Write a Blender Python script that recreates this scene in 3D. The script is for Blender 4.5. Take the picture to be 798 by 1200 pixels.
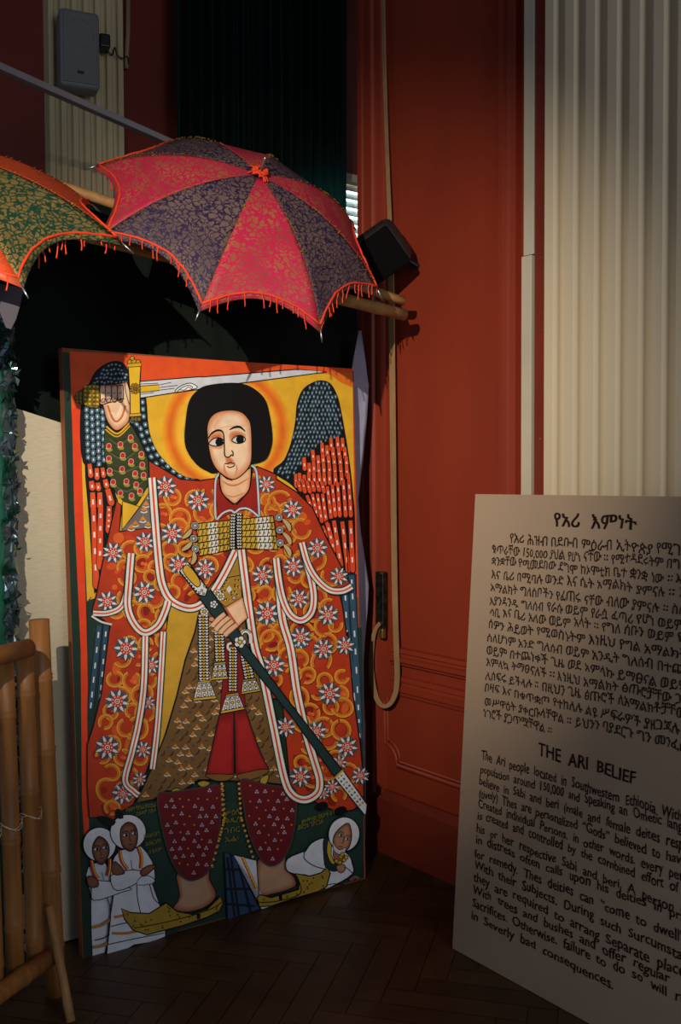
import bpy, bmesh, math, random
from mathutils import Vector, Matrix, noise
from mathutils.geometry import tessellate_polygon
V = Vector
C = bpy.context.scene.collection
SC = bpy.context.scene
for o in list(bpy.data.objects):
    bpy.data.objects.remove(o)
random.seed(7)

# ------------------------------------------------------------------ camera
F, CX, CY, EYE = 1167.0, 399.0, 600.0, V((0, 0, 1.5))
PITCH, ROLL = 0.0363, -0.0041
fw = V((0, math.cos(PITCH), -math.sin(PITCH)))
up0 = V((1, 0, 0)).cross(fw)
rt = V((1, 0, 0)) * math.cos(ROLL) + up0 * math.sin(ROLL)
up = -V((1, 0, 0)) * math.sin(ROLL) + up0 * math.cos(ROLL)
cd = bpy.data.cameras.new('camera')
cd.sensor_fit = 'AUTO'; cd.sensor_width = 36.0; cd.lens = F / 1200 * 36.0
cam = bpy.data.objects.new('camera', cd); C.objects.link(cam)
mw = Matrix.Identity(4)
for i in range(3):
    mw[i][0] = rt[i]; mw[i][1] = up[i]; mw[i][2] = -fw[i]; mw[i][3] = EYE[i]
cam.matrix_world = mw
SC.camera = cam

# ------------------------------------------------------------------ light
SC.view_settings.view_transform = 'Standard'
SC.view_settings.look = 'None'
SC.view_settings.exposure = 0.0
SC.view_settings.gamma = 1.0
SC.view_settings.use_curve_mapping = False
w = bpy.data.worlds.new('world'); SC.world = w; w.use_nodes = True
w.node_tree.nodes['Background'].inputs[0].default_value = (0.80, 0.94, 1.20, 1)
w.node_tree.nodes['Background'].inputs[1].default_value = 0.25

def spot(name, loc, target, power, col, angle, blend, radius):
    l = bpy.data.lights.new(name, 'SPOT'); l.energy = power; l.color = col
    l.spot_size = math.radians(angle); l.spot_blend = blend; l.shadow_soft_size = radius
    o = bpy.data.objects.new(name, l); C.objects.link(o)
    o.location = loc
    o.rotation_euler = (V(target) - V(loc)).to_track_quat('-Z', 'Y').to_euler()
    return o
SPOT = V((-0.774, -0.193, 2.443))
spot('gallery_spotlight', SPOT, (-0.147, 3.557, 1.62), 550, (1.0, 0.885, 0.74), 46, 1.0, 0.012)

# added soft cool fill for the right pilaster, with no window built behind it
al = bpy.data.lights.new('cool_fill', 'AREA'); al.shape = 'RECTANGLE'; al.size = 1.4; al.size_y = 2.2; al.energy = 55; al.color = (0.92, 0.96, 1.0)
ao = bpy.data.objects.new('cool_fill', al); C.objects.link(ao); ao.location = (3.0, -2.4, 2.3)
ao.rotation_euler = (V((0.9, 3.1, 1.9)) - V(ao.location)).to_track_quat('-Z', 'Z').to_euler()

# ------------------------------------------------------------------ helpers
def ray(px, py):
    return rt * ((px - CX) / F) - up * ((py - CY) / F) + fw
def at(px, py, Y):
    d = ray(px, py); return EYE + d * (Y / d.y)
def onp(px, py, o, n):
    d = ray(px, py); return EYE + d * ((o - EYE).dot(n) / d.dot(n))

def lin(c):
    return tuple(((v / 255.0) / 12.92 if v / 255.0 <= 0.04045 else ((v / 255.0 + 0.055) / 1.055) ** 2.4) for v in c)

def newmat(name):
    m = bpy.data.materials.new(name); m.use_nodes = True
    nt = m.node_tree; b = nt.nodes['Principled BSDF']
    return m, nt, b
def mat(name, col, rough=0.6, var=0.25, scale=6.0, stretch=(1, 1, 1), metal=0.0, bump=0.0, bscale=60.0, spec=0.35, col2=None):
    """painted / plain surface with procedural tone variation (object coordinates)"""
    m, nt, b = newmat(name)
    N, L = nt.nodes, nt.links
    tc = N.new('ShaderNodeTexCoord'); mp = N.new('ShaderNodeMapping')
    mp.inputs['Scale'].default_value = stretch
    L.new(tc.outputs['Object'], mp.inputs['Vector'])
    nz = N.new('ShaderNodeTexNoise'); nz.inputs['Scale'].default_value = scale; nz.inputs['Detail'].default_value = 6
    L.new(mp.outputs[0], nz.inputs['Vector'])
    rp = N.new('ShaderNodeValToRGB')
    c = lin(col); k = 1 - var
    c2 = lin(col2) if col2 else tuple(x * k for x in c)
    rp.color_ramp.elements[0].position = 0.32; rp.color_ramp.elements[0].color = (*c2, 1)
    rp.color_ramp.elements[1].position = 0.66; rp.color_ramp.elements[1].color = (*c, 1)
    L.new(nz.outputs['Fac'], rp.inputs['Fac']); L.new(rp.outputs['Color'], b.inputs['Base Color'])
    b.inputs['Roughness'].default_value = rough; b.inputs['Metallic'].default_value = metal
    b.inputs['Specular IOR Level'].default_value = spec
    if bump:
        n2 = N.new('ShaderNodeTexNoise'); n2.inputs['Scale'].default_value = bscale; n2.inputs['Detail'].default_value = 4
        L.new(mp.outputs[0], n2.inputs['Vector'])
        bp = N.new('ShaderNodeBump'); bp.inputs['Strength'].default_value = bump; bp.inputs['Distance'].default_value = 0.004
        L.new(n2.outputs['Fac'], bp.inputs['Height']); L.new(bp.outputs['Normal'], b.inputs['Normal'])
    return m
def weave(name, col, var=0.2, thr=900):
    m = mat(name, col, 0.85, var, 5.0, bump=0.15, bscale=300, spec=0.1)
    return m
def attrmat(name, rough=0.5, nvar=0.12, nscale=14.0, bump=0.0, spec=0.3):
    m, nt, b = newmat(name); N, L = nt.nodes, nt.links
    a = N.new('ShaderNodeAttribute'); a.attribute_name = 'paint'
    tc = N.new('ShaderNodeTexCoord')
    nz = N.new('ShaderNodeTexNoise'); nz.inputs['Scale'].default_value = nscale; nz.inputs['Detail'].default_value = 6
    L.new(tc.outputs['Object'], nz.inputs['Vector'])
    mr = N.new('ShaderNodeMapRange'); mr.inputs['From Min'].default_value = 0.3; mr.inputs['From Max'].default_value = 0.7
    mr.inputs['To Min'].default_value = 1 - nvar; mr.inputs['To Max'].default_value = 1 + nvar * 0.4
    L.new(nz.outputs['Fac'], mr.inputs['Value'])
    mx = N.new('ShaderNodeVectorMath'); mx.operation = 'SCALE'
    L.new(a.outputs['Color'], mx.inputs[0]); L.new(mr.outputs[0], mx.inputs['Scale'])
    L.new(mx.outputs[0], b.inputs['Base Color'])
    b.inputs['Roughness'].default_value = rough; b.inputs['Specular IOR Level'].default_value = spec
    if bump:
        n2 = N.new('ShaderNodeTexNoise'); n2.inputs['Scale'].default_value = 220
        L.new(tc.outputs['Object'], n2.inputs['Vector'])
        bp = N.new('ShaderNodeBump'); bp.inputs['Strength'].default_value = bump; bp.inputs['Distance'].default_value = 0.002
        L.new(n2.outputs['Fac'], bp.inputs['Height']); L.new(bp.outputs['Normal'], b.inputs['Normal'])
    return m
def emit(name, col, s):
    m, nt, b = newmat(name)
    b.inputs['Base Color'].default_value = (0, 0, 0, 1)
    b.inputs['Emission Color'].default_value = (*col, 1); b.inputs['Emission Strength'].default_value = s
    return m

def link(name, me, parent=None, smooth=False):
    o = bpy.data.objects.new(name, me); C.objects.link(o)
    if parent: o.parent = parent
    if smooth:
        for p in me.polygons: p.use_smooth = True
    return o
def thing(name, label, cat, loc=(0, 0, 0), group=None):
    o = bpy.data.objects.new(name, None); C.objects.link(o); o.location = loc; o.empty_display_size = 0.05
    o['label'] = label; o['category'] = cat
    if group: o['group'] = group
    return o
def tag(o, label, cat, group=None):
    o['label'] = label; o['category'] = cat
    if group: o['group'] = group
    return o
class MB:
    """collects shapes, builds ONE mesh object; coordinates are world, made local to the parent's location"""
    def __init__(s): s.bm = bmesh.new()
    def box(s, o, a, b, c, bev=0.0):
        """corner o and three edge vectors"""
        o, a, b, c = V(o), V(a), V(b), V(c)
        t = bmesh.new()
        vs = [t.verts.new(o + a * i + b * j + c * k) for k in (0, 1) for j in (0, 1) for i in (0, 1)]
        for f in ((0, 2, 3, 1), (4, 5, 7, 6), (0, 1, 5, 4), (2, 6, 7, 3), (0, 4, 6, 2), (1, 3, 7, 5)):
            t.faces.new([vs[i] for i in f])
        if bev: bmesh.ops.bevel(t, geom=t.edges[:], offset=bev, segments=3, affect='EDGES', profile=0.5)
        bmesh.ops.recalc_face_normals(t, faces=t.faces[:])
        s.add(t); return s
    def add(s, t):
        me = bpy.data.meshes.new('tmp'); t.to_mesh(me); t.free(); s.bm.from_mesh(me); bpy.data.meshes.remove(me)
    def tube(s, pts, rad, n=10, cap=True, flat=None):
        pts = [V(p) for p in pts]
        rads = rad if isinstance(rad, (list, tuple)) else [rad] * len(pts)
        rings = []; prev = None
        for i, p in enumerate(pts):
            d = (pts[min(i + 1, len(pts) - 1)] - pts[max(i - 1, 0)]).normalized()
            if prev is None:
                a = V((0, 0, 1)) if abs(d.z) < 0.9 else V((1, 0, 0))
                x = d.cross(a).normalized()
            else: x = (prev - d * prev.dot(d)).normalized()
            prev = x; y = d.cross(x)
            rings.append([s.bm.verts.new(p + (x * math.cos(2 * math.pi * k / n) + y * math.sin(2 * math.pi * k / n)) * rads[i]) for k in range(n)])
        for r0, r1 in zip(rings, rings[1:]):
            for k in range(n): s.bm.faces.new((r0[k], r0[(k + 1) % n], r1[(k + 1) % n], r1[k]))
        if cap: s.bm.faces.new(rings[0][::-1]); s.bm.faces.new(rings[-1])
        return s
    def prism(s, prof, d):
        """closed planar profile of world points swept along d"""
        d = V(d); a = [s.bm.verts.new(V(p)) for p in prof]; b = [s.bm.verts.new(V(p) + d) for p in prof]
        n = len(a)
        for i in range(n): s.bm.faces.new((a[i], a[(i + 1) % n], b[(i + 1) % n], b[i]))
        for vs in (a, b):
            for t in tessellate_polygon([[v.co for v in vs]]):
                try: s.bm.faces.new([vs[i] for i in t])
                except ValueError: pass
        return s
    def grid(s, P, thick=None):
        """P[i][j] world points"""
        vs = [[s.bm.verts.new(V(p)) for p in r] for r in P]
        for i in range(len(vs) - 1):
            for j in range(len(vs[0]) - 1):
                s.bm.faces.new((vs[i][j], vs[i + 1][j], vs[i + 1][j + 1], vs[i][j + 1]))
        return s
    def build(s, name, m, parent=None, smooth=False, recalc=True, solid=0.0, sub=0):
        if recalc: bmesh.ops.recalc_face_normals(s.bm, faces=s.bm.faces[:])
        if parent is not None:
            for v in s.bm.verts: v.co -= WLOC(parent)
        me = bpy.data.meshes.new(name); s.bm.to_mesh(me); s.bm.free()
        me.materials.append(m)
        o = link(name, me, parent, smooth)
        if solid:
            md = o.modifiers.new('solid', 'SOLIDIFY'); md.thickness = solid; md.offset = 0
        if sub:
            md = o.modifiers.new('sub', 'SUBSURF'); md.levels = sub; md.render_levels = sub
        return o
def WLOC(o):
    l = V(o.location)
    while o.parent: o = o.parent; l += V(o.location)
    return l
def struct(o): o['kind'] = 'structure'; return o
def bez(P, n=8, closed=False):
    """catmull-rom through points (tuples of any length)"""
    P = [tuple(p) for p in P]; out = []; m = len(P)
    rng = range(m) if closed else range(m - 1)
    for i in rng:
        p0 = P[(i - 1) % m] if closed or i > 0 else P[i]
        p1 = P[i]; p2 = P[(i + 1) % m]
        p3 = P[(i + 2) % m] if closed or i + 2 < m else p2
        for k in range(n):
            t = k / n
            out.append(tuple(0.5 * (2 * b + (c - a) * t + (2 * a - 5 * b + 4 * c - d) * t * t + (3 * b - a - 3 * c + d) * t ** 3)
                             for a, b, c, d in zip(p0, p1, p2, p3)))
    if not closed: out.append(P[-1])
    return out

# ------------------------------------------------------------------ room frames
ZV = V((0, 0, 1))
RA = -0.904                                       # right-hand red wall
WO = V((0.091, 4.053, 0)); WU = V((math.cos(RA), math.sin(RA), 0)); WN = V((math.sin(RA), -math.cos(RA), 0))
BA = RA + math.pi / 2                             # rear wall
BO = V((-0.937, 4.107, 0)); BU = V((math.cos(BA), math.sin(BA), 0)); BN = V((math.sin(BA), -math.cos(BA), 0))
def W(s, z, d=0.0): return WO + WU * s + ZV * z + WN * d
def B(t, z, d=0.0): return BO + BU * t + ZV * z + BN * d
def wpx(px, py, d=0.0):
    p = onp(px, py, WO + WN * d, WN); return (p - WO).dot(WU), p.z
def bpx(px, py, d=0.0):
    p = onp(px, py, BO + BN * d, BN); return (p - BO).dot(BU), p.z
H = 4.3
M = {}
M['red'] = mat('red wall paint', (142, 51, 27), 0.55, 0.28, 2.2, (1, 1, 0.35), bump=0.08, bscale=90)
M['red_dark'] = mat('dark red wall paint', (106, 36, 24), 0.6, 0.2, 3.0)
M['red_trim'] = mat('red trim paint', (120, 44, 27), 0.5, 0.2, 5.0)
M['cream'] = mat('cream plaster', (205, 190, 160), 0.8, 0.10, 3.0, (1, 1, 0.3), bump=0.05, bscale=120, spec=0.15)
M['cream_dim'] = mat('aged cream plaster', (190, 176, 140), 0.85, 0.2, 5.0, (1, 1, 0.2), spec=0.15)
M['white_strip'] = mat('white batten paint', (188, 180, 158), 0.6, 0.12, 4.0)
M['black'] = mat('black plastic', (16, 16, 17), 0.42, 0.2, 20, spec=0.4)
M['darkcloth'] = mat('black green cloth', (24, 30, 26), 0.95, 0.4, 3.0, spec=0.05)
M['metal'] = mat('steel', (160, 160, 165), 0.35, 0.15, 30, metal=0.9)
M['grey_metal'] = mat('grey painted metal', (150, 152, 158), 0.45, 0.15, 12, metal=0.1)
M['bamboo'] = mat('tan bamboo', (158, 104, 52), 0.45, 0.38, 9.0, (6, 6, 0.6), spec=0.4)
M['bamboo_old'] = mat('aged bamboo', (170, 125, 74), 0.55, 0.4, 8.0, (3, 3, 3), spec=0.3)
M['ceil'] = mat('ceiling paint', (90, 82, 74), 0.9, 0.1)

# ------------------------------------------------------------------ structure
def plank_floor():
    """herringbone parquet: one mesh, a tone per plank"""
    bm = bmesh.new(); col = bm.loops.layers.float_color.new('paint')
    Wd, Ln = 0.082, 0.41; n = 5
    ang = RA + math.radians(45 - 8)
    ca, sa = math.cos(ang), math.sin(ang)
    g = 0.0012
    def rect(x0, y0, x1, y1, c):
        P = [(x0 + g, y0 + g), (x1 - g, y0 + g), (x1 - g, y1 - g), (x0 + g, y1 - g)]
        W2 = [(0.6 + x * ca - y * sa, 2.4 + x * sa + y * ca) for x, y in P]
        if not all(-2.6 < a < 3.2 and -0.6 < b < 6.0 for a, b in W2): return
        f = bm.faces.new([bm.verts.new((a, b, 0)) for a, b in W2])
        for l in f.loops: l[col] = (*c, 1)
    R = random.Random(3)
    # herringbone lattice on a grid of plank widths: L-shaped pair repeats by (1,1) and (2n... ) steps
    for k in range(-48, 48):
        for j in range(-9, 9):
            x = k + 0 + j * n; y = k - j * n
            for horiz in (0, 1):
                t = R.uniform(0.46, 0.66); hue = R.uniform(-0.06, 0.06)
                c = (0.115 * t, (0.058 - 0.05 * hue * 0.2) * t, (0.027 + 0.02 * hue) * t)
                if horiz: rect(x * Wd, y * Wd, (x + n) * Wd, (y + 1) * Wd, c)
                else: rect(x * Wd, (y + 1) * Wd - 0 * Wd, (x + 1) * Wd, (y + 1 + n) * Wd, c)
    # dark joint bed below
    vs = [bm.verts.new(p) for p in ((-3, -1, -0.002), (3.6, -1, -0.002), (3.6, 6.6, -0.002), (-3, 6.6, -0.002))]
    f = bm.faces.new(vs)
    for l in f.loops: l[col] = (0.03, 0.017, 0.009, 1)
    lo = [bm.verts.new(v.co - V((0, 0, 0.06))) for v in vs]
    for i in range(4):
        f = bm.faces.new((vs[i], vs[(i + 1) % 4], lo[(i + 1) % 4], lo[i]))
    bm.faces.new(lo)
    me = bpy.data.meshes.new('floor'); bm.to_mesh(me); bm.free()
    me.materials.append(attrmat('parquet', 0.42, 0.35, 9.0, bump=0.05, spec=0.3))
    return struct(link('floor', me))
plank_floor()
struct(MB().box((-3, -1, H), (6.6, 0, 0), (0, 7.6, 0), (0, 0, 0.1)).build('ceiling', M['ceil']))

S0 = wpx(420, 200)[0]                             # left end of the red wall
SP = wpx(637.5, 300, 0.08)[0]                     # left edge of the fluted pilaster
struct(MB().box(W(S0, 0), WU * (3.2 - S0), -WN * 0.22, ZV * H).build('wall_right', M['red']))

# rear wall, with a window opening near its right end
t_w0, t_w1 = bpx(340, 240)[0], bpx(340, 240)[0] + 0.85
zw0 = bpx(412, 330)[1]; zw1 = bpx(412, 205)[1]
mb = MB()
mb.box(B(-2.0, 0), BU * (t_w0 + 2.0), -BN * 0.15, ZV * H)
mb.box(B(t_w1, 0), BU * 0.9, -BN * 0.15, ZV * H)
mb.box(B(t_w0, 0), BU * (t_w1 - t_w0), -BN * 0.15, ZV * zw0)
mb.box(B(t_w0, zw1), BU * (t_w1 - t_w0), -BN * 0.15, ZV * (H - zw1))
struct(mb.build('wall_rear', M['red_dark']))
# window: frame, sky outside, blind slats
win = struct(MB().box(B(t_w0, zw1 - 0.035, 0.012), BU * (t_w1 - t_w0), -BN * 0.05, ZV * 0.035)
             .box(B(t_w0, zw0, 0.012), BU * (t_w1 - t_w0), -BN * 0.05, ZV * 0.035).build('window_1', M['cream_dim']))
sl = MB(); z = zw0 + 0.045
while z < zw1 - 0.045:
    sl.box(B(t_w0, z, -0.03), BU * (t_w1 - t_w0), -BN * 0.024 + ZV * 0.036, ZV * 0.0025 + BN * 0.001)
    z += 0.040
M['slat'] = mat('white blind slat', (225, 225, 215), 0.5, 0.05)
sl.build('blind_slats', M['slat'], win)
MB().box(B(t_w0 - 0.3, zw0 - 0.3, -0.30), BU * (t_w1 - t_w0 + 0.6), -BN * 0.01, ZV * (zw1 - zw0 + 0.6)).build('daylight_sky', emit('daylight sky', (0.62, 0.93, 1.0), 5.0), win)

def moulding(name, s0, s1, z0, z1, d=0.018, m='red', base=0.0):
    """stepped strip on the red wall"""
    mb = MB()
    mb.box(W(s0, z0, base), WU * (s1 - s0), ZV * (z1 - z0), WN * d, bev=0.004)
    return struct(mb.build(name, M[m], smooth=False))
def profile_strip(mb, s0, s1, z0, z1, d, vertical):
    """ogee like double step along the strip"""
    n = 8
    for k in range(1):
        if vertical:
            w_ = s1 - s0
            pr = [(s0, 0), (s0, d * .5), (s0 + w_ * .18, d * .55), (s0 + w_ * .22, d), (s0 + w_ * .42, d), (s0 + w_ * .5, d * .6), (s0 + w_ * .68, d * .45), (s0 + w_ * .72, d * .8), (s0 + w_ * .95, d * .7), (s1, 0)]
            mb.prism([W(a, z0, b) for a, b in pr], ZV * (z1 - z0))
        else:
            h_ = z1 - z0
            pr = [(z0, 0), (z0, d * .5), (z0 + h_ * .18, d * .55), (z0 + h_ * .22, d), (z0 + h_ * .45, d), (z0 + h_ * .52, d * .6), (z0 + h_ * .68, d * .45), (z0 + h_ * .72, d * .8), (z0 + h_ * .95, d * .7), (z1, 0)]
            mb.prism([W(s0, a, b) for a, b in pr], WU * (s1 - s0))
# vertical casing at the left end
mb = MB()
sA0, sA1 = wpx(436, 500)[0], wpx(452, 500)[0]
profile_strip(mb, S0, sA0, 0.0, H, 0.012, True)
profile_strip(mb, sA0, sA1, 0.0, H, 0.030, True)
struct(mb.build('trim_1', M['red']))
# right vertical moulding of the tall panel
mb = MB()
sB0, sB1 = wpx(586, 300)[0], wpx(611, 300)[0]
profile_strip(mb, sB0, sB1, 0.0, H, 0.034, True)
struct(mb.build('trim_2', M['red']))
# horizontal mouldings: foot of the tall panel, then head of the low panel
mb = MB()
zt = [wpx(500, y)[1] for y in (764, 785, 798, 822, 893, 911)]
s_l = wpx(462, 700)[0]
profile_strip(mb, s_l, sB0, zt[1], zt[0], 0.030, False)
profile_strip(mb, s_l, sB0, zt[3], zt[2], 0.022, False)
struct(mb.build('trim_3', M['red']))
# low panel: raised frame with coved corners
def inner_panel():
    s0, z1 = wpx(452, 846); s1 = sB0 - 0.02
    z0 = wpx(500, 903)[1]; z0 = wpx(500, 908)[1]
    z1 = zt[3] - 0.035
    r = 0.075
    path = []
    for a in range(0, 7):
        th = math.pi / 2 * a / 6
        path.append((s0 + r * math.sin(th), z0 + r * math.cos(th)))
    path = path[:]
    lft = [(s0, z1), (s0, z0 + r)] + [(s0 + r * (1 - math.cos(math.pi / 2 * a / 6)), z0 + r - 0 * r) for a in ()]
    cove = [(s0 + r * math.sin(math.pi / 2 * a / 8), z0 + r * math.cos(math.pi / 2 * a / 8)) for a in range(9)]
    full = [(s0, z1)] + cove + [(s1, z0)]
    mb = MB()
    for off, dd, rr in ((0, 0.012, 0.009), (0.016, 0.010, 0.006)):
        mb.tube([W(a + off, b + off, dd * .4) for a, b in full], rr, 8)
    return struct(mb.build('trim_4', M['red'], smooth=True))
inner_panel()
# baseboard
zb = wpx(490, 938)[1]
mb = MB()
mb.prism([W(S0, 0, 0), W(S0, 0, 0.034), W(S0, zb - 0.03, 0.034), W(S0, zb - 0.012, 0.020), W(S0, zb, 0.016), W(S0, zb, 0)], WU * (SP - S0))
struct(mb.build('baseboard_right', M['red_trim']))
# white batten in two lengths and the red strip beside the pilaster
def strip(name, x0, x1, y0, y1, m, d0, d1, lean=0.0):
    a0, z1 = wpx(x0, y0, d1); b0, _ = wpx(x1, y0, d1); z0 = y1
    return struct(MB().box(W(a0, z0, d0), WU * (b0 - a0), ZV * (z1 - z0), WN * (d1 - d0), bev=0.002).build(name, M[m]))
zj = wpx(618, 299, 0.085)[1]
sa, sb = wpx(613.2, 300, 0.085)[0], wpx(624.8, 300, 0.085)[0]
struct(MB().box(W(sa, zj, 0), WU * (sb - sa), ZV * (H - zj), WN * 0.085, bev=0.002).build('trim_5', M['white_strip']))
struct(MB().box(W(sa - 0.006, 0, 0), WU * (sb - sa), ZV * (zj - 0.002), WN * 0.088, bev=0.002).build('trim_6', M['white_strip']))
sc_ = wpx(637.5, 300, 0.08)[0]
rs = struct(MB().box(W(sb + 0.001, 0, 0), WU * (sc_ - sb), ZV * H, WN * 0.080, bev=0.002).build('trim_7', M['red_trim']))
for y in (244, 302, 387, 514):
    s_, z_ = wpx(633.5, y, 0.08)
    mb = MB().tube([W(s_, z_, 0.079), W(s_, z_, 0.083)], 0.0035, 10)
    mb.build('screw', M['metal'], rs)

def fluted(mb, pt, s0, per, n, z0, z1, depth, base):
    """fillets and coves; pt(s,z,d) maps to the wall"""
    prof = [(s0, 0.0)]
    for k in range(n):
        a = s0 + k * per
        prof.append((a, base)); prof.append((a + per * 0.42, base))
        prof.append((a + per * 0.53, base - depth * 0.42))
        for q in range(1, 10):
            th = math.pi * q / 10
            prof.append((a + per * (0.54 + 0.44 * (1 - math.cos(th)) / 2), base - depth * (0.50 + 0.50 * math.sin(th))))
        prof.append((a + per * 0.985, base - depth * 0.3))
    prof.append((s0 + n * per, base)); prof.append((s0 + n * per + per * .45, base)); prof.append((s0 + n * per + per * .45, 0.0))
    mb.prism([pt(a, z0, b) for a, b in prof], ZV * (z1 - z0))
PB = 0.10
per = (wpx(792.5, 300, PB)[0] - wpx(638, 300, PB)[0]) / 6
mb = MB(); fluted(mb, W, wpx(638, 300, PB)[0], per, 9, 0.0, H, 0.036, PB)
struct(mb.build('trim_8', M['cream']))
mb = MB(); tl0, tl1 = bpx(58, 120, 0.05)[0], bpx(145, 120, 0.05)[0]
fluted(mb, B, tl0, (tl1 - tl0) / 6.45, 6, 0.0, H, 0.022, 0.05)
struct(mb.build('trim_9', M['cream_dim']))

# ------------------------------------------------------------------ the painted panel
PAZ, PLEAN = 0.596, 0.049
PU = V((math.cos(PAZ), math.sin(PAZ), 0)); PNH = V((math.sin(PAZ), -math.cos(PAZ), 0))
PV = -PNH * math.sin(PLEAN) + ZV * math.cos(PLEAN)
PN = PU.cross(PV); PO = V((-0.799, 3.058, 0.0))
def P3(px, py, lay=0.0): return onp(px, py, PO, PN) + PN * (lay * 0.00005)

class Paint:
    """flat colour shapes painted on the board; each shape a little thicker than the one below"""
    def __init__(s):
        s.bm = bmesh.new(); s.col = s.bm.loops.layers.float_color.new('paint'); s.lay = 1; s.hm = {}
    def cells(s, boxes):
        r = set()
        for x0, y0, x1, y1 in boxes:
            for i in range(int(x0 // 3), int(x1 // 3) + 1):
                for j in range(int(y0 // 3), int(y1 // 3) + 1): r.add((i, j))
        return r
    def alloc(s, boxes):
        c = s.cells(boxes); s.lay = 1 + max((s.hm.get(k, 0) for k in c), default=0)
        for k in c: s.hm[k] = s.lay
    def bb(s, pts, e=0.0):
        xs = [q[0] for q in pts]; ys = [q[1] for q in pts]
        s.alloc([(min(xs) - e, min(ys) - e, max(xs) + e, max(ys) + e)])
    def face(s, pts, cols):
        try: f = s.bm.faces.new([s.bm.verts.new(P3(x, y, s.lay)) for x, y in pts])
        except ValueError: return
        for l, c in zip(f.loops, cols): l[s.col] = (*c, 1)
    def poly(s, pts, c, smooth=0, edge=0.0, ecol=(14, 18, 18)):
        if smooth: pts = bez(pts, smooth, True)
        s.bb(pts)
        c = lin(c)
        vs = [V((x, y, 0)) for x, y in pts]
        bv = [s.bm.verts.new(P3(x, y, s.lay)) for x, y in pts]
        for t in tessellate_polygon([vs]):
            try: f = s.bm.faces.new([bv[i] for i in t])
            except ValueError: continue
            for l in f.loops: l[s.col] = (*c, 1)
        if edge: s.line(pts, edge, ecol, closed=True, smooth=0)
    def line(s, pts, w, c, closed=False, smooth=6, taper=False, c2=None):
        """brush stroke"""
        if smooth and len(pts) > 2: pts = bez(pts, smooth, closed)
        pts = [tuple(q) for q in pts]; e_ = w / 2; q_ = pts + pts[:1] if closed else pts; bx = []
        for a, b in zip(q_, q_[1:]):
            m_ = max(1, int(math.dist(a, b) / 8))
            for k in range(m_):
                u0, u1 = k / m_, (k + 1) / m_
                xs = (a[0] + (b[0] - a[0]) * u0, a[0] + (b[0] - a[0]) * u1); ys = (a[1] + (b[1] - a[1]) * u0, a[1] + (b[1] - a[1]) * u1)
                bx.append((min(xs) - e_, min(ys) - e_, max(xs) + e_, max(ys) + e_))
        s.alloc(bx)
        c = lin(c); n = len(pts); L = []; R = []
        for i in range(n):
            a = pts[(i - 1) % n] if closed or i > 0 else pts[i]
            b = pts[(i + 1) % n] if closed or i < n - 1 else pts[i]
            dx, dy = b[0] - a[0], b[1] - a[1]; l = math.hypot(dx, dy) or 1
            ww = w / 2
            if taper: ww *= max(0.15, math.sin(math.pi * min(0.97, max(0.03, i / (n - 1)))) ** 0.6)
            L.append((pts[i][0] - dy / l * ww, pts[i][1] + dx / l * ww)); R.append((pts[i][0] + dy / l * ww, pts[i][1] - dx / l * ww))
        va = [s.bm.verts.new(P3(x, y, s.lay)) for x, y in L]; vb = [s.bm.verts.new(P3(x, y, s.lay)) for x, y in R]
        for i in range(n if closed else n - 1):
            j = (i + 1) % n
            try: f = s.bm.faces.new((va[i], vb[i], vb[j], va[j]))
            except ValueError: continue
            for l in f.loops: l[s.col] = (*c, 1)
    def disc(s, x, y, rx, ry, c, rot=0.0, n=14, edge=0.0, ecol=(14, 18, 18)):
        s.bb([(x - max(rx, ry), y - max(rx, ry)), (x + max(rx, ry), y + max(rx, ry))]); ca, sa = math.cos(rot), math.sin(rot)
        P = [(x + rx * math.cos(2 * math.pi * k / n) * ca - ry * math.sin(2 * math.pi * k / n) * sa,
              y + rx * math.cos(2 * math.pi * k / n) * sa + ry * math.sin(2 * math.pi * k / n) * ca) for k in range(n)]
        s.face(P, [lin(c)] * n)
        if edge: s.line(P, edge, ecol, True, 0)
        return P
    def rings(s, cx, cy, stops, n=48, sx=1.0, sy=1.0):
        """radial blend: stops = [(radius, colour)...]"""
        R_ = stops[-1][0]; s.bb([(cx - R_, cy - R_), (cx + R_, cy + R_)])
        for (r0, c0), (r1, c1) in zip(stops, stops[1:]):
            for k in range(n):
                a, b = 2 * math.pi * k / n, 2 * math.pi * (k + 1) / n
                q = [(cx + r * math.cos(t) * sx, cy + r * math.sin(t) * sy) for r, t in ((r0, a), (r1, a), (r1, b), (r0, b))]
                if r0 == 0: q = q[1:]; cc = [lin(c1), lin(c1), lin(c0)]; q = [q[0], q[1], (cx, cy)]; s.face(q, cc)
                else: s.face(q, [lin(c0), lin(c1), lin(c1), lin(c0)])
    def inset(s, pts, c_edge, c_mid, k=0.75, smooth=4, edge=0.0, ctr=None):
        """shape whose rim colour blends into a middle colour (brush-shaded skin, feathers, cloth)"""
        if smooth: pts = bez(pts, smooth, True)
        s.bb(pts)
        cx = sum(p[0] for p in pts) / len(pts); cy = sum(p[1] for p in pts) / len(pts)
        if ctr: cx, cy = ctr
        q = [(cx + (x - cx) * k, cy + (y - cy) * k) for x, y in pts]
        n = len(pts); ce, cm = lin(c_edge), lin(c_mid)
        for i in range(n):
            j = (i + 1) % n
            s.face([pts[i], q[i], q[j], pts[j]], [ce, cm, cm, ce])
            s.face([q[i], (cx, cy), q[j]], [cm, cm, cm])
        if edge: s.line(pts, edge, (14, 18, 18), True, 0)
    def build(s, name, m, parent):
        for v in s.bm.verts: v.co -= V(parent.location)
        me = bpy.data.meshes.new(name); s.bm.to_mesh(me); s.bm.free(); me.materials.append(m)
        return link(name, me, parent)

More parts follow.
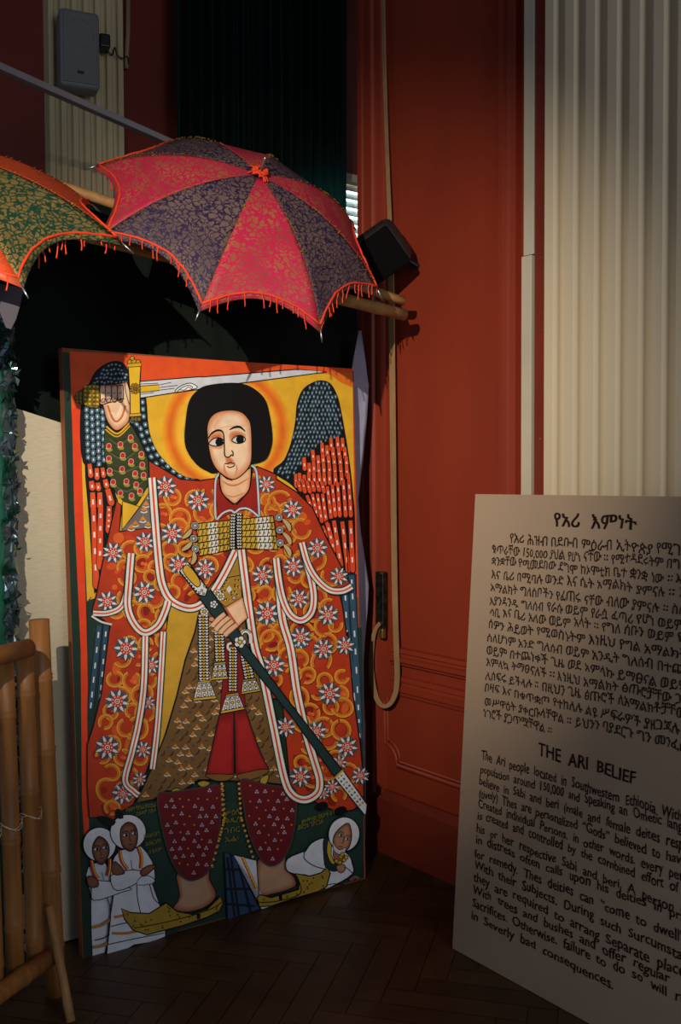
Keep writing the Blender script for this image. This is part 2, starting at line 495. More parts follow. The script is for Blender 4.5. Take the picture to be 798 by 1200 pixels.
def zf(x0, y0, k):
    return lambda *a: [(x0 + x / k, y0 + y / k) for x, y in zip(a[::2], a[1::2])]
Q1, Q2, Q3, Q4 = zf(60, 400, 3.99), zf(240, 400, 3.99), zf(80, 560, 3.99), zf(240, 560, 3.99)
Q5, Q6, Q7, Q8 = zf(80, 740, 3.99), zf(240, 740, 3.99), zf(80, 920, 3.99), zf(240, 900, 3.99)
QF = zf(220, 440, 7.98); QB = zf(190, 590, 4.9875); QT = zf(200, 690, 5.7); QW = zf(320, 440, 4.618); QA = zf(80, 400, 6.0)
def inside(p, poly):
    x, y = p; r = False; n = len(poly)
    for i in range(n):
        (x1, y1), (x2, y2) = poly[i], poly[(i + 1) % n]
        if (y1 > y) != (y2 > y) and x < (x2 - x1) * (y - y1) / (y2 - y1) + x1: r = not r
    return r

BLK, WHT, BLUE, RED, ORG, YEL = (12, 14, 14), (212, 210, 202), (60, 82, 100), (186, 48, 28), (226, 86, 36), (222, 172, 46)
TEAL, TEALD, GRN, OCH = (82, 112, 126), (16, 24, 28), (28, 56, 38), (196, 152, 48)
ROBE, SWIRL = (176, 56, 28), (214, 136, 42)

def flower(p, x, y, r, rot=0.0, n=8):
    for k in range(n):                                      # blue sepals between
        a = rot + 2 * math.pi * (k + .5) / n
        p.poly([(x + r * .3 * math.cos(a - .5), y + r * .3 * math.sin(a - .5)), (x + r * .84 * math.cos(a - .16), y + r * .84 * math.sin(a - .16)), (x + r * .96 * math.cos(a), y + r * .96 * math.sin(a)),
                (x + r * .84 * math.cos(a + .16), y + r * .84 * math.sin(a + .16)), (x + r * .3 * math.cos(a + .5), y + r * .3 * math.sin(a + .5))], BLUE)
    for k in range(n):
        a = rot + 2 * math.pi * k / n
        o = [(x + r * f * math.cos(a + d), y + r * f * math.sin(a + d)) for f, d in ((.42, -.33), (.74, -.24), (1.12, 0), (.74, .24), (.42, .33))]
        p.poly(o, (36, 52, 62))
        o = [(x + r * f * math.cos(a + d), y + r * f * math.sin(a + d)) for f, d in ((.42, -.24), (.72, -.16), (1.02, 0), (.72, .16), (.42, .24))]
        p.poly(o, WHT)
    p.disc(x, y, r * .50, r * .50, (186, 46, 32))
    for k in range(9):
        a = 2 * math.pi * k / 9
        p.disc(x + r * .37 * math.cos(a), y + r * .37 * math.sin(a), r * .075, r * .075, (226, 170, 150), n=6)
    p.disc(x, y, r * .22, r * .22, WHT, n=10); p.disc(x, y, r * .15, r * .15, (120, 40, 40), n=8); p.disc(x, y, r * .07, r * .07, WHT, n=6)

def band(p, pts, w=7.0, closed=False, smooth=8):
    p.line(pts, w + 2.4, (30, 50, 48), closed, smooth); p.line(pts, w, (222, 220, 210), closed, smooth)
    p.line(pts, w * .26, (208, 66, 36), closed, smooth)
def scale_row(p, x, y, a, l, w, dark, body, hl):
    """one feather scale"""
    ca, sa = math.cos(a), math.sin(a)
    o = [(-.5, -.35), (-.2, -.5), (.3, -.46), (.5, 0), (.3, .46), (-.2, .5), (-.5, .35)]
    p.poly([(x + (u * l * ca - v * w * sa), y + (u * l * sa + v * w * ca)) for u, v in o], body, 2)
    p.poly([(x + ((u * .40) * l * ca - (v * .32) * w * sa), y + ((u * .40) * l * sa + (v * .32) * w * ca)) for u, v in o], hl, 2)

def feather(p, a, b, w, body, hl=(242, 214, 202), marks=(.45,), ln=.14):
    dx, dy = b[0] - a[0], b[1] - a[1]; l = math.hypot(dx, dy); dx /= l; dy /= l; h = w / 2; r = min(h * 1.1, l * .4)
    o = [(0, -h * .8), (l - r, -h), (l - r * .4, -h * .8), (l, -h * .25), (l, h * .25), (l - r * .4, h * .8), (l - r, h), (0, h * .8)]
    p.poly([(a[0] + u * dx - v * dy, a[1] + u * dy + v * dx) for u, v in o], body, 0, .8, (16, 14, 14))
    for t in marks: p.line([(a[0] + dx * l * t, a[1] + dy * l * t), (a[0] + dx * l * (t + ln), a[1] + dy * l * (t + ln))], w * .28, hl)

def paint_board(parent):
    global PAINT
    p = PAINT = Paint(); R = random.Random(11)
    TL, TR, BR, BL = (72.5, 407.5), (414.3, 434.6), (428.5, 1030), (97.0, 1123.5)
    p.poly([TL, TR, BR, BL], (128, 72, 42))                         # bare brown border
    p.poly([(73, 412.5), (411, 437.5), (426.5, 1029.5), (97.5, 1123)], (30, 52, 40))
    # ground: dark green border strip, red strip, yellow field
    p.poly(Q1(88, 46, 690 + 718, 128) + [(414, 470), (420, 700), (117, 700)] + Q1(130, 798, 95, 330), (222, 80, 34))
    p.poly(Q1(135, 300, 150, 290, 400, 265) + [(240, 443)] + [(408, 437), (413, 445), (416, 660), (330, 700)] + Q3(100, 570, 108, 560, 90, 400), YEL)
    # narrow strips down the left side: green border, red, yellow
    p.poly([(81.5, 413), (92, 414), (94, 475), (97.5, 600), (102, 760), (104, 880), (106, 985), (101, 1000), (99, 985), (96, 940), (94.5, 760), (87, 600), (84, 475)], (222, 66, 30))
    p.poly([(94, 475), (97, 475), (101, 600), (108.5, 697), (102, 705), (97.5, 600)], YEL)
    # orange at the top right corner
    p.poly(Q2(560, 140, 690, 148, 690, 215, 640, 195, 590, 160), (214, 110, 34))
    # halo
    p.rings(265, 504, [(50, (240, 190, 60)), (57, (240, 178, 50)), (63, (226, 124, 36)), (66, (222, 106, 32)), (69, (226, 124, 36)), (77, (232, 176, 44))], 56)
    # lower ground
    p.poly(Q3(98, 570, 135, 560) + [(140, 940), (400, 940)] + Q4(700, 700, 735, 700) + [(426.5, 1029), (106, 1120)] + Q5(95, 790, 88, 400), (34, 56, 48))
    # red top band over everything to the sword
    p.poly(Q1(88, 46, 798, 90) + Q2(400, 112, 690, 136, 560, 142, 430, 130, 200, 148, 0, 165) + Q1(560, 178, 415, 188, 300, 260, 95, 320), (222, 82, 36))
    # ---- wings
    lw = Q1(140, 300, 180, 195, 215, 135, 275, 98, 330, 100, 362, 150, 372, 260, 300, 500, 255, 600, 150, 565)
    p.poly(lw, TEALD, 4, 1.2)
    for i, (x, y) in enumerate([(x, y) for y in (112, 132, 152, 172, 192) for x in range(190, 366, 17)]):
        xx, yy = x + (y % 40) * .3 + R.uniform(-3, 3), y + R.uniform(-4, 4)
        if inside(Q1(xx, yy)[0], Q1(185, 205, 225, 140, 280, 104, 330, 108, 356, 150, 362, 205)): scale_row(p, *Q1(xx, yy)[0], R.uniform(-1.0, 0.2), 3.6, 3.0, TEALD, (70, 92, 112), (206, 216, 220))
    for r in range(9):
        for c in range(4):
            x, y = 165 + c * 25 + r * 1.0, 320 + r * 32 + (c % 2) * 10
            if y < 585 and x < 250: scale_row(p, *Q1(x, y)[0], math.pi / 2 + R.uniform(-.15, .15), 7.0, 5.0, TEALD, TEAL, (214, 224, 226))
    lo = Q1(158, 565, 200, 590, 250, 590, 290, 690, 310, 760) + Q3(220, 100, 180, 280, 130, 530, 116, 470, 98, 200)
    p.poly(lo, (20, 20, 22), 3, 1.0)
    for (x0, y0, x1, y1, w) in ((178, 572, 186, 640, 5), (212, 592, 214, 650, 5), (238, 590, 246, 640, 4.6), (186, 652, 194, 700, 6), (216, 660, 222, 702, 5.5), (250, 645, 262, 690, 5.5),
                                (192, 706, 196, 790, 6), (226, 706, 228, 790, 6), (262, 690, 284, 770, 6.5)):
        a, b = Q1(x0, y0, x1, y1); feather(p, a, b, w + 1.6, (222, 86, 42), marks=(.4,), ln=.28)
    for (x0, y0, x1, y1, w) in ((116, 138, 130, 520, 6.5), (150, 138, 146, 430, 6.5), (190, 132, 186, 260, 6)):
        a, b = Q3(x0, y0, x1, y1); feather(p, a, b, w + 1.6, (218, 78, 38), marks=(.1, .3, .5, .7), ln=.07)
    # long blue feathers below the left hem
    for (x0, y0, x1, y1, w) in ((145, 690, 140, 798, 8), (178, 690, 172, 798, 8)):
        a, b = Q3(x0, y0, x1, y1); b = (b[0] - (9 if x0 < 150 else 6), b[1] + (70 if x0 < 150 else 60))
        p.line([a, ((a[0] * .6 + b[0] * .4), (a[1] * .6 + b[1] * .4)), b], w, (18, 26, 32), taper=False); p.line([a, b], w - 2, (48, 76, 98))
        for t in (.08, .26, .45, .62, .8, .93):
            p.line([(a[0] + (b[0] - a[0]) * t, a[1] + (b[1] - a[1]) * t), (a[0] + (b[0] - a[0]) * (t + .07), a[1] + (b[1] - a[1]) * (t + .07))], 1.6, (214, 220, 224))
    # inner strip of the left wing, curling behind the head
    st = Q1(415, 262, 441, 262, 456, 420, 500, 525, 570, 600, 630, 636, 700, 650, 610, 668, 520, 615, 455, 560, 405, 440, 368, 385, 372, 345, 415, 350)
    p.poly(st, TEALD, 3, 1.2)
    for x, y, a in ((427, 285, 1.5), (429, 318, 1.5), (432, 352, 1.4), (400, 388, .8), (378, 372, .6), (440, 390, 1.3), (418, 408, 1.1), (448, 425, 1.2), (424, 440, 1.1), (462, 462, 1.1), (436, 470, 1.0), (478, 500, 1.0), (452, 505, .9),
                    (496, 532, .9), (468, 540, .8), (520, 558, .8), (492, 572, .7), (545, 585, .7), (520, 598, .6), (572, 608, .6), (550, 622, .5), (602, 628, .5), (582, 645, .4), (635, 645, .3), (612, 655, .3), (662, 652, .2)):
        scale_row(p, *Q1(x, y)[0], a, 6.0, 4.8, TEALD, TEAL, (222, 230, 232))
    # right wing
    rw = QW(2, 520, 60, 460, 100, 360, 122, 250, 132, 150, 165, 75, 225, 36, 270, 30, 310, 48, 345, 110, 365, 190, 385, 300, 410, 460, 430, 640, 440, 800, 440, 1070, 400, 1085, 300, 930, 240, 800, 170, 680, 100, 590)
    p.poly(rw, TEALD, 4, 1.4)
    up_ = QW(8, 520, 62, 462, 102, 360, 124, 250, 136, 150, 168, 80, 226, 42, 270, 36, 306, 54, 340, 115, 360, 190, 375, 330, 300, 350, 250, 370, 210, 410, 170, 460, 130, 520, 90, 560, 60, 550)
    for r in range(26):
        for c in range(22):
            x, y = 10 + c * 20 + (r % 2) * 10 + R.uniform(-3, 3), 45 + r * 24 + R.uniform(-3, 3)
            q = QW(x, y)[0]
            if inside(q, up_): scale_row(p, *q, math.radians(100 - (x - 200) * .14) + R.uniform(-.16, .16), R.uniform(4.2, 5.4), R.uniform(2.6, 3.2), TEALD, (62, 88, 100), (176, 190, 196))
    fr = QW(300, 348, 375, 340, 408, 470, 432, 660, 438, 1070, 400, 1080, 330, 970, 250, 810, 180, 690, 105, 590, 88, 560, 140, 520, 210, 410, 255, 370)
    p.poly(fr, (24, 18, 18))
    rowsF = [([(310, 345), (345, 340), (372, 345)], 60), ([(262, 372), (288, 385), (320, 395), (352, 395), (384, 395)], 55), ([(212, 410), (240, 440), (266, 430), (296, 440), (326, 440), (358, 440), (392, 445)], 50),
             ([(165, 450), (192, 480), (216, 470), (242, 485), (270, 480), (300, 480), (330, 490), (362, 490), (394, 490)], 60), ([(120, 540), (140, 535), (165, 545), (190, 530), (218, 530), (246, 530), (272, 530), (300, 525), (332, 530), (366, 530), (402, 535)], 62)]
    for pts, l in rowsF:
        for x, y in pts:
            a, b = QW(x, y - 8, x + 5, y + l + 8); feather(p, a, b, 5.6, (222, 84, 42), ln=.2)
    for (x0, y0, x1, y1) in ((130, 570, 150, 630), (155, 560, 172, 640), (180, 570, 200, 640), (206, 570, 222, 632), (232, 572, 250, 632), (258, 572, 276, 640), (180, 648, 212, 735), (208, 640, 238, 770), (236, 640, 262, 800),
                             (264, 640, 286, 805), (290, 600, 312, 780), (316, 590, 334, 770), (345, 580, 358, 770), (375, 565, 390, 770), (405, 560, 418, 770),
                             (262, 815, 290, 880), (290, 800, 330, 960), (325, 785, 365, 1040), (370, 790, 405, 1068), (415, 785, 428, 1068)):
        a, b = QW(x0, y0, x1, y1)
        feather(p, a, b, 6.6 if y0 > 770 else 5.4, (218, 76, 38), marks=(.15, .42, .7) if math.dist(a, b) > 22 else (.42,), ln=.1)
    p.line(QW(268, 800, 310, 778, 380, 776, 438, 770), 1.6, BLK); p.line(QW(390, 780, 395, 900, 402, 1070), 1.2, BLK)
    # blue feathers under the right wing
    p.poly(Q4(620, 440, 705, 448, 708, 600, 715, 798) + Q6(700, 100, 712, 330, 728, 535, 705, 420, 680, 200, 660, 0) + Q4(640, 640, 600, 540), (26, 44, 58))
    for (a, b) in (((650, 470), (668, 798)), ((682, 455), (700, 798))):
        a1, b1 = Q4(*a)[0], Q4(*b)[0]; c1 = Q6(*(722, 500) if a[0] < 660 else (718, 430))[0]
        p.line([a1, b1, c1], 6.5, (52, 82, 104))
        pts = bez([a1, b1, c1], 40)
        for i in range(4, len(pts) - 4, 9): p.line(pts[i:i + 4], 1.7, (214, 222, 226), smooth=0)
    # ---- raised sleeve and hand
    sl_ = Q1(258, 400, 310, 425, 362, 385, 395, 430, 430, 500, 455, 570, 458, 660, 440, 690, 385, 772, 330, 740, 292, 692, 262, 600, 245, 500)
    p.poly(sl_, (58, 64, 36), 4, 1.0)
    for q in ((262, 440, 310, 470, 362, 440), (255, 500, 330, 540, 395, 500), (262, 580, 330, 600, 430, 560), (290, 660, 350, 690, 430, 640)):
        p.line(Q1(*q), 3.0, (52, 58, 32), taper=True); p.line([(x + 1, y + 3) for x, y in Q1(*q)], 2.0, (84, 90, 52), taper=True)
    for x, y in ((268, 490), (322, 482), (370, 450), (390, 490), (268, 548), (333, 533), (372, 562), (420, 528), (272, 606), (330, 597), (391, 618), (424, 577), (350, 655), (288, 658), (396, 670), (430, 625), (322, 710), (374, 722), (414, 700)):
        q = Q1(x, y)[0]; p.disc(q[0] + .8, q[1] + 4.4, 3.6, 2.2, (150, 140, 56), n=8); p.disc(q[0] - 2, q[1] + 2.8, 1.8, 1.6, (168, 160, 70), n=6)
        p.disc(*q, 3.3, 3.6, (206, 176, 160), n=12); p.disc(*q, 2.7, 3.0, (190, 40, 30), n=10)
    p.line(Q1(256, 398, 308, 432, 362, 384), 2.0, YEL); p.line(Q1(252, 412, 308, 446, 366, 396), 1.4, YEL)
    hand = Q1(240, 300, 255, 360, 278, 400, 306, 418, 340, 398, 362, 370, 370, 300, 366, 240, 352, 195, 300, 200, 225, 212, 224, 288)
    p.inset(hand, (196, 112, 66), (236, 196, 158), .72, 4, 1.0)
    p.line(Q1(262, 300, 285, 360, 306, 375, 330, 350, 345, 300), 2.4, (196, 110, 60)); p.line(Q1(280, 330, 305, 352, 328, 300), 3.0, (240, 214, 180))
    for x in (226, 252, 280, 308):
        f = Q1(x, 214, x + 14, 205, x + 27, 212, x + 27, 268, x + 17, 286, x + 2, 274)
        p.inset(f, (186, 132, 104), (226, 188, 160), .6, 3, .9); p.line(Q1(x + 5, 240, x + 12, 244, x + 20, 238), .7, (110, 60, 40)); p.line(Q1(x + 8, 276, x + 16, 268, x + 24, 272), .8, BLK)
    p.inset(Q1(342, 200, 352, 192, 366, 240, 368, 300, 352, 260), (190, 116, 76), (232, 196, 160), .6, 3, .8)
    p.line(Q1(236, 296, 290, 282, 340, 268), 1.0, BLK)
    # sword: blade, hilt, pommel
    bl = Q1(413, 188, 560, 176, 690, 166) + Q2(0, 166, 200, 150, 430, 131, 570, 143, 400, 166, 200, 192, 0, 214) + Q1(690, 225, 580, 240, 413, 266)
    p.poly(bl, (206, 208, 214), 0, 1.3)
    p.poly(Q1(410, 210, 505, 203, 506, 230, 410, 240), (222, 176, 40), 0, 1.0)
    for q in ((508, 204, 560, 192), (508, 216, 590, 206), (508, 228, 575, 220), (416, 200, 500, 196), (416, 248, 480, 240)): p.line(Q1(*q), .8, BLK)
    p.poly(Q1(580, 238, 600, 212, 640, 196, 668, 202, 678, 220), (232, 232, 228), 3, 1.0)
    p.line(Q1(588, 234, 612, 216, 640, 206, 662, 214), .9, BLK); p.line(Q1(600, 226, 622, 228, 640, 214, 655, 222, 660, 214), .8, BLK)
    p.poly(Q1(358, 118, 417, 112, 412, 200, 415, 346, 368, 350, 366, 240), (224, 178, 44), 0, 1.2)
    for x, y, r in ((365, 98, 10), (385, 96, 11), (404, 98, 10), (376, 80, 9)): p.disc(*Q1(x, y)[0], r / 3.99 * 1.1, r / 3.99 * 1.1, (196, 150, 44), edge=.8)
    p.poly(Q1(354, 106, 418, 100, 418, 118, 356, 122), (208, 160, 44), 0, .8)
    p.poly(Q1(364, 340, 418, 336, 418, 350, 366, 354), (208, 160, 44), 0, .8)
    for x in (378, 394, 408): p.disc(*Q1(x, 364)[0], 2.4, 2.8, (120, 96, 30), edge=.7)
    for k in range(9): p.disc(*Q1(390 + 20 * math.cos(k * .7), 222 + 20 * math.sin(k * .7))[0], 1.7, 1.7, (160, 116, 30), n=7, edge=.6)
    p.disc(*Q1(390, 222)[0], 2.6, 2.6, (120, 84, 20), edge=.7)
    p.poly(Q1(106, 264, 128, 234, 150, 232, 150, 296, 128, 290), (120, 98, 34), 2, 1.0)
    p.poly(Q1(148, 222, 170, 206, 220, 205, 225, 300, 200, 314, 168, 306, 146, 290), (128, 104, 30), 2, 1.0)
    for y in (212, 232, 252, 272, 292):
        for x in (158, 178, 198, 214): p.disc(*Q1(x, y + (x - 158) * .02)[0], 2.1, 1.9, (206, 166, 48), n=7, edge=.5)
    for y in (246, 266, 282):
        for x in (120, 136): p.disc(*Q1(x, y)[0], 1.6, 1.5, (176, 140, 44), n=7, edge=.5)
    # ---- robe
    robe = (Q1(690, 652, 600, 645, 500, 585, 452, 560) + Q3(385, 230, 235, 252, 246, 130, 222, 105, 185, 270, 150, 430, 130, 540, 108, 622, 195, 690) + Q5(188, 0, 152, 290, 112, 450, 85, 530, 85, 720) + Q7(95, 150, 150, 148, 205, 168, 250, 120, 300, 90)
            + [(160, 932), (210, 800), (330, 820)] + Q6(400, 770, 460, 795) + Q8(500, 150, 530, 168, 620, 205, 690, 195, 740, 160) + Q6(738, 690, 725, 540, 690, 300, 665, 0) + Q4(660, 740, 640, 600, 625, 540, 678, 500, 640, 425, 560, 270, 500, 140, 430, 70, 330, 5)
            + Q2(330, 622, 240, 585, 60, 700) + [(256, 560)])
    p.poly(robe, ROBE, 0, 1.6)
    # darker / brighter brush patches
    tunic = Q3(610, 612, 600, 640) + Q5(585, 0, 540, 130, 500, 300, 450, 470, 390, 620, 310, 795, 390, 782, 450, 740, 520, 745, 600, 690, 680, 690) + Q6(0, 690, 250, 700, 355, 712, 372, 690, 300, 430, 250, 200) + Q4(200, 798, 165, 560, 150, 330, 120, 330, 60, 450, 0, 530)
    ochre = Q3(475, 590, 560, 622, 612, 610, 600, 650) + Q5(585, 0, 540, 130, 500, 300, 440, 500, 400, 610, 415, 500, 430, 250, 443, 0) + Q3(448, 740, 462, 640)
    for k in range(330):
        x, y = R.uniform(100, 425), R.uniform(555, 960)
        if all(inside((x + 9 * math.cos(a), y + 9 * math.sin(a)), robe) for a in [q * .785 for q in range(8)]) and not inside((x, y), tunic):
            p.disc(x, y, R.uniform(3, 9), R.uniform(3, 8), R.choice([(132, 34, 22), (204, 80, 30), (190, 64, 28), (148, 38, 24), (210, 96, 36)]), R.uniform(0, 3), 9)
    # chain-link scrollwork
    fl = [(Q1(530, 680), 13), (Q1(683, 745), 13), (Q3(355, 300), 12), (Q3(205, 350), 12.5), (Q3(480, 260), 13), (Q3(510, 405), 12), (Q3(635, 425), 12), (Q3(350, 535), 13.5), (Q3(178, 578), 12.5),
          (Q5(265, 78), 14.5), (Q5(225, 325), 14.5), (Q5(178, 540), 14.5), (Q5(383, 155), 10.5), (Q5(368, 330), 8.5), (Q5(345, 550), 10), (Q5(250, 755), 13), (Q5(330, 690), 9),
          (Q4(283, 30), 10.5), (Q4(405, 148), 11.5), (Q4(520, 328), 12), (Q4(408, 415), 12), (Q4(265, 455), 12.5), (Q4(433, 565), 11.5), (Q4(620, 460), 11), (Q4(568, 640), 12.5), (Q4(285, 632), 14.5), (Q4(436, 752), 12.5), (Q4(545, 800), 11),
          (Q6(315, 158), 13.5), (Q6(545, 80), 12), (Q6(575, 288), 13.5), (Q6(370, 445), 12), (Q6(512, 465), 12.5), (Q6(655, 535), 13), (Q6(620, 610), 9), (Q6(438, 675), 12.5), (Q6(718, 670), 10.5), (Q6(585, 722), 9), (Q6(542, 752), 8), (Q6(440, 25), 12), (Q6(648, 65), 11)]
    fpos = [(q[0][0], q[0][1], r) for q, r in fl]
    def swirl_ring(x, y, rx, ry, a0, a1, rot):
        for dr, c, w_ in ((0, (142, 42, 22), 4.8), (-1.5, (206, 118, 36), 1.2), (.1, (222, 148, 46), 1.0), (1.5, (226, 160, 54), 1.2)):
            p.line([(x + (rx + dr) * math.cos(t) * math.cos(rot) - (ry + dr) * math.sin(t) * math.sin(rot), y + (rx + dr) * math.cos(t) * math.sin(rot) + (ry + dr) * math.sin(t) * math.cos(rot))
                    for t in [a0 + (a1 - a0) * k / 14 for k in range(15)]], w_, c, smooth=0)
    gx = 0
    for gy in range(565, 962, 19):
        for gx in range(100, 430, 21):
            x, y = gx + (gy % 2) * 9 + R.uniform(-5, 5), gy + R.uniform(-5, 5)
            rr = R.uniform(7.5, 12.5)
            if not all(inside((x + (rr + 3) * math.cos(a), y + (rr + 3) * math.sin(a)), robe) for a in [k * .785 for k in range(8)]): continue
            if inside((x, y), tunic) or inside((x, y), ochre): continue
            a0 = R.uniform(0, 6.28); swirl_ring(x, y, rr * R.uniform(.8, 1.1), rr * .9, a0, a0 + R.uniform(4.4, 6.2), R.uniform(0, 3))
            if R.random() < .4: p.disc(x, y, 2.6, 2.4, (214, 92, 36), n=8); p.disc(x + 3.6, y + 1, 2.2, 2.2, (222, 110, 44), n=8)
    for x, y, r in fpos: flower(p, x, y, r, (x * 7.3 + y * 3.1) % 6.28)
    # grey patterned gusset and yellow gap at the left armpit
    p.poly(Q3(250, 110, 330, 135, 300, 180, 248, 240), YEL, 0, 1.0)
    p.poly(Q3(392, 40, 335, 130, 290, 190, 240, 250, 395, 232), (112, 102, 96), 0, 1.2)
    for x, y in ((360, 120), (350, 145), (345, 190), (370, 215), (310, 210), (290, 228), (380, 80)):
        q = Q3(x, y)[0]; p.poly([(q[0] - 4, q[1] + 2), (q[0], q[1] - 3), (q[0] + 4, q[1] + 2)], (206, 130, 44)); p.line([(q[0] - 4, q[1] + 3.4), (q[0], q[1] + 4.6), (q[0] + 4, q[1] + 3.2)], 1.3, WHT)
    # ---- ochre ground between the robe halves, tunic, trousers
    p.poly(ochre, OCH, 0, 1.2)
    p.poly(tunic, (112, 82, 44), 0, 1.6)
    for gy in range(690, 940, 8):
        for gx in range(150, 340, 10):
            x, y = gx + (gy // 8 % 2) * 5 + R.uniform(-1.5, 1.5), gy + R.uniform(-1.5, 1.5)
            if not all(inside((x + a, y + b), tunic) for a, b in ((-5, 0), (5, 0), (0, 5), (0, -5))): continue
            k = R.random()
            if k < .42: p.poly([(x - 3, y + 1.6), (x, y - 3), (x + 3, y + 1.6)], (190, 116, 48)); p.line([(x - 4, y + 2), (x - 1, y + 3.4), (x + 2, y + 2.2), (x + 4, y + 3.2)], 1.3, (196, 190, 168))
            elif k < .8: p.line([(x - 3, y + 3), (x + 1, y), (x + 2, y - 4)], 2.0, (62, 48, 40), taper=True)
            else: p.disc(x, y, 2, 1.4, (70, 68, 86), n=7)
    # belly cloth
    p.poly(Q4(0, 530, 60, 452, 120, 335, 150, 335, 160, 470, 165, 560, 90, 605, 40, 560), (166, 126, 44), 0, 1.0)
    for k in range(60):
        q = (R.uniform(242, 281), R.uniform(668, 706))
        if inside(q, Q4(20, 525, 70, 480, 155, 455, 160, 545, 90, 590)): p.disc(*q, 1.5, 1.2, (84, 60, 24), n=7); p.disc(q[0] + 1.4, q[1] + .7, .8, .8, (214, 180, 90), n=6)
    p.line(Q4(50, 500, 90, 470, 155, 455), 1.0, BLK)
    p.poly(Q4(92, 520, 106, 502, 118, 520, 105, 540), WHT); p.disc(*Q4(128, 560)[0], 2.4, 2.4, (190, 150, 150), edge=.7)
    # trousers
    p.poly(Q6(90, 40, 165, 40, 180, 350, 62, 380), (128, 30, 28), 0, 1.0)
    p.inset(Q6(62, 376, 128, 372, 128, 665, 105, 692, 40, 694, -5, 672, 20, 560), (104, 20, 24), (158, 34, 34), .7, 0, 1.3)
    p.inset(Q6(128, 372, 182, 362, 210, 450, 250, 560, 292, 645, 230, 672, 150, 676, 134, 662), (104, 20, 24), (160, 36, 34), .7, 0, 1.3)
    p.poly(Q6(-8, 668, 40, 662, 100, 664, 130, 668, 100, 692, 40, 694), (126, 84, 40), 3, 1.0)
    p.poly(Q6(140, 668, 200, 652, 260, 640, 292, 648, 240, 680, 165, 694), (126, 84, 40), 3, 1.0)
    for q in (Q5(475, 742, 500, 728, 530, 745, 500, 762), Q5(595, 705, 625, 694, 655, 706, 620, 724), Q6(248, 690, 268, 672, 290, 668, 280, 705, 258, 714)): p.poly(q, (168, 140, 50), 3, 1.0)
    # ---- lower legs
    ll = Q7(408, 50, 470, 30, 600, 10, 700, 0, 706, 110, 690, 250, 650, 390, 590, 436, 540, 432, 485, 370, 440, 240)
    rl = Q8(160, 50, 260, 70, 350, 82, 398, 80, 418, 130, 412, 260, 385, 370, 335, 440, 280, 447, 232, 385, 195, 290, 172, 170)
    # ankles
    p.inset(Q7(510, 400, 520, 520, 488, 582, 560, 594, 650, 566, 692, 512, 660, 440, 650, 390), (150, 70, 44), (176, 138, 106), .7, 3, 1.2)
    p.inset(Q8(248, 430, 238, 588, 300, 594, 420, 556, 416, 508, 382, 470, 368, 380), (150, 70, 44), (180, 140, 110), .7, 3, 1.2)
    for poly_ in (ll, rl):
        p.poly(poly_, (98, 24, 30), 4, 1.6, (60, 60, 60))
        xs = [q[0] for q in poly_]; ys = [q[1] for q in poly_]; y = min(ys) + 6; r = 0
        while y < max(ys):
            x = min(xs) + (r % 2) * 6
            while x < max(xs):
                q = (x + R.uniform(-2, 2), y + R.uniform(-2, 2))
                if all(inside((q[0] + a, q[1] + b), poly_) for a, b in ((4, 0), (-4, 0), (0, 4), (0, -4))):
                    if R.random() < .62:
                        for a in (0.5, 2.6, 4.7): p.disc(q[0] + 1.5 * math.cos(a), q[1] + 1.5 * math.sin(a), 1.15, 1.15, (160, 156, 164), n=7)
                        p.disc(*q, .8, .8, (98, 24, 30), n=5)
                    else: p.disc(*q, 1.2, 1.2, (190, 120, 50), n=6)
                x += 10.5
            y += 9.5; r += 1
    for x0, y0, x1, y1 in ((712, 0, 722, 150), (722, 150, 665, 375)):
        for t in [k / 7 for k in range(8)]: p.disc(*Q7(x0 + (x1 - x0) * t, y0 + (y1 - y0) * t)[0], 1.9, 1.9, (196, 140, 50), n=8, edge=.5)
    for x0, y0, x1, y1 in ((70, 70, 78, 240), (78, 250, 25, 450), (150, 70, 160, 230), (164, 240, 215, 410)):
        for t in [k / 7 for k in range(8)]: p.disc(*Q8(x0 + (x1 - x0) * t, y0 + (y1 - y0) * t)[0], 1.9, 1.9, (196, 140, 50), n=8, edge=.5)
    # ---- blue chequered stool and white cloth behind the right foot
    p.poly(Q8(82, 388, 110, 398, 130, 410, 240, 640, 250, 655, 98, 702), (46, 66, 98), 0, 1.2)
    for q in ((86, 470, 150, 470), (90, 560, 200, 560), (96, 630, 225, 640), (112, 400, 150, 690), (150, 450, 205, 670), (96, 410, 130, 690)): p.line(Q8(*q), 3.0, (20, 26, 36))
    p.poly(Q8(124, 402, 232, 428, 246, 640, 300, 640, 370, 622, 400, 612, 255, 655), (200, 206, 214), 0, 1.0)
    p.line(Q8(166, 412, 232, 560), 3.6, (186, 56, 40)); p.line(Q8(168, 412, 234, 560), 1.3, (226, 190, 60))
    for t in [k / 9 for k in range(10)]: p.disc(*Q8(167 + 66 * t, 414 + 146 * t)[0], 1.0, 1.0, (220, 190, 60), n=5)
    # ---- old man reclining at the right
    p.poly(Q8(376, 420, 445, 388, 460, 385, 490, 345, 550, 322, 590, 350, 660, 400, 678, 440, 680, 490, 600, 540, 540, 560, 480, 500, 410, 490, 372, 470), (206, 210, 218), 3, 1.2)
    p.line(Q8(456, 388, 456, 420, 500, 452, 560, 470), 1.2, BLK); p.line(Q8(640, 455, 660, 468, 682, 490), 1.1, BLK); p.line(Q8(545, 548, 590, 536, 640, 540), 1.1, BLK)
    p.poly(Q8(545, 330, 570, 330, 560, 400, 590, 440, 640, 450, 600, 478, 555, 460, 545, 400), (34, 48, 50), 3, 1.0)
    p.poly(Q8(566, 335, 582, 345, 580, 400, 598, 440, 580, 440, 560, 390), (190, 160, 44), 2, .8)
    p.poly(Q8(590, 380, 620, 385, 650, 410, 620, 450, 595, 430), (150, 98, 70), 2, .8)
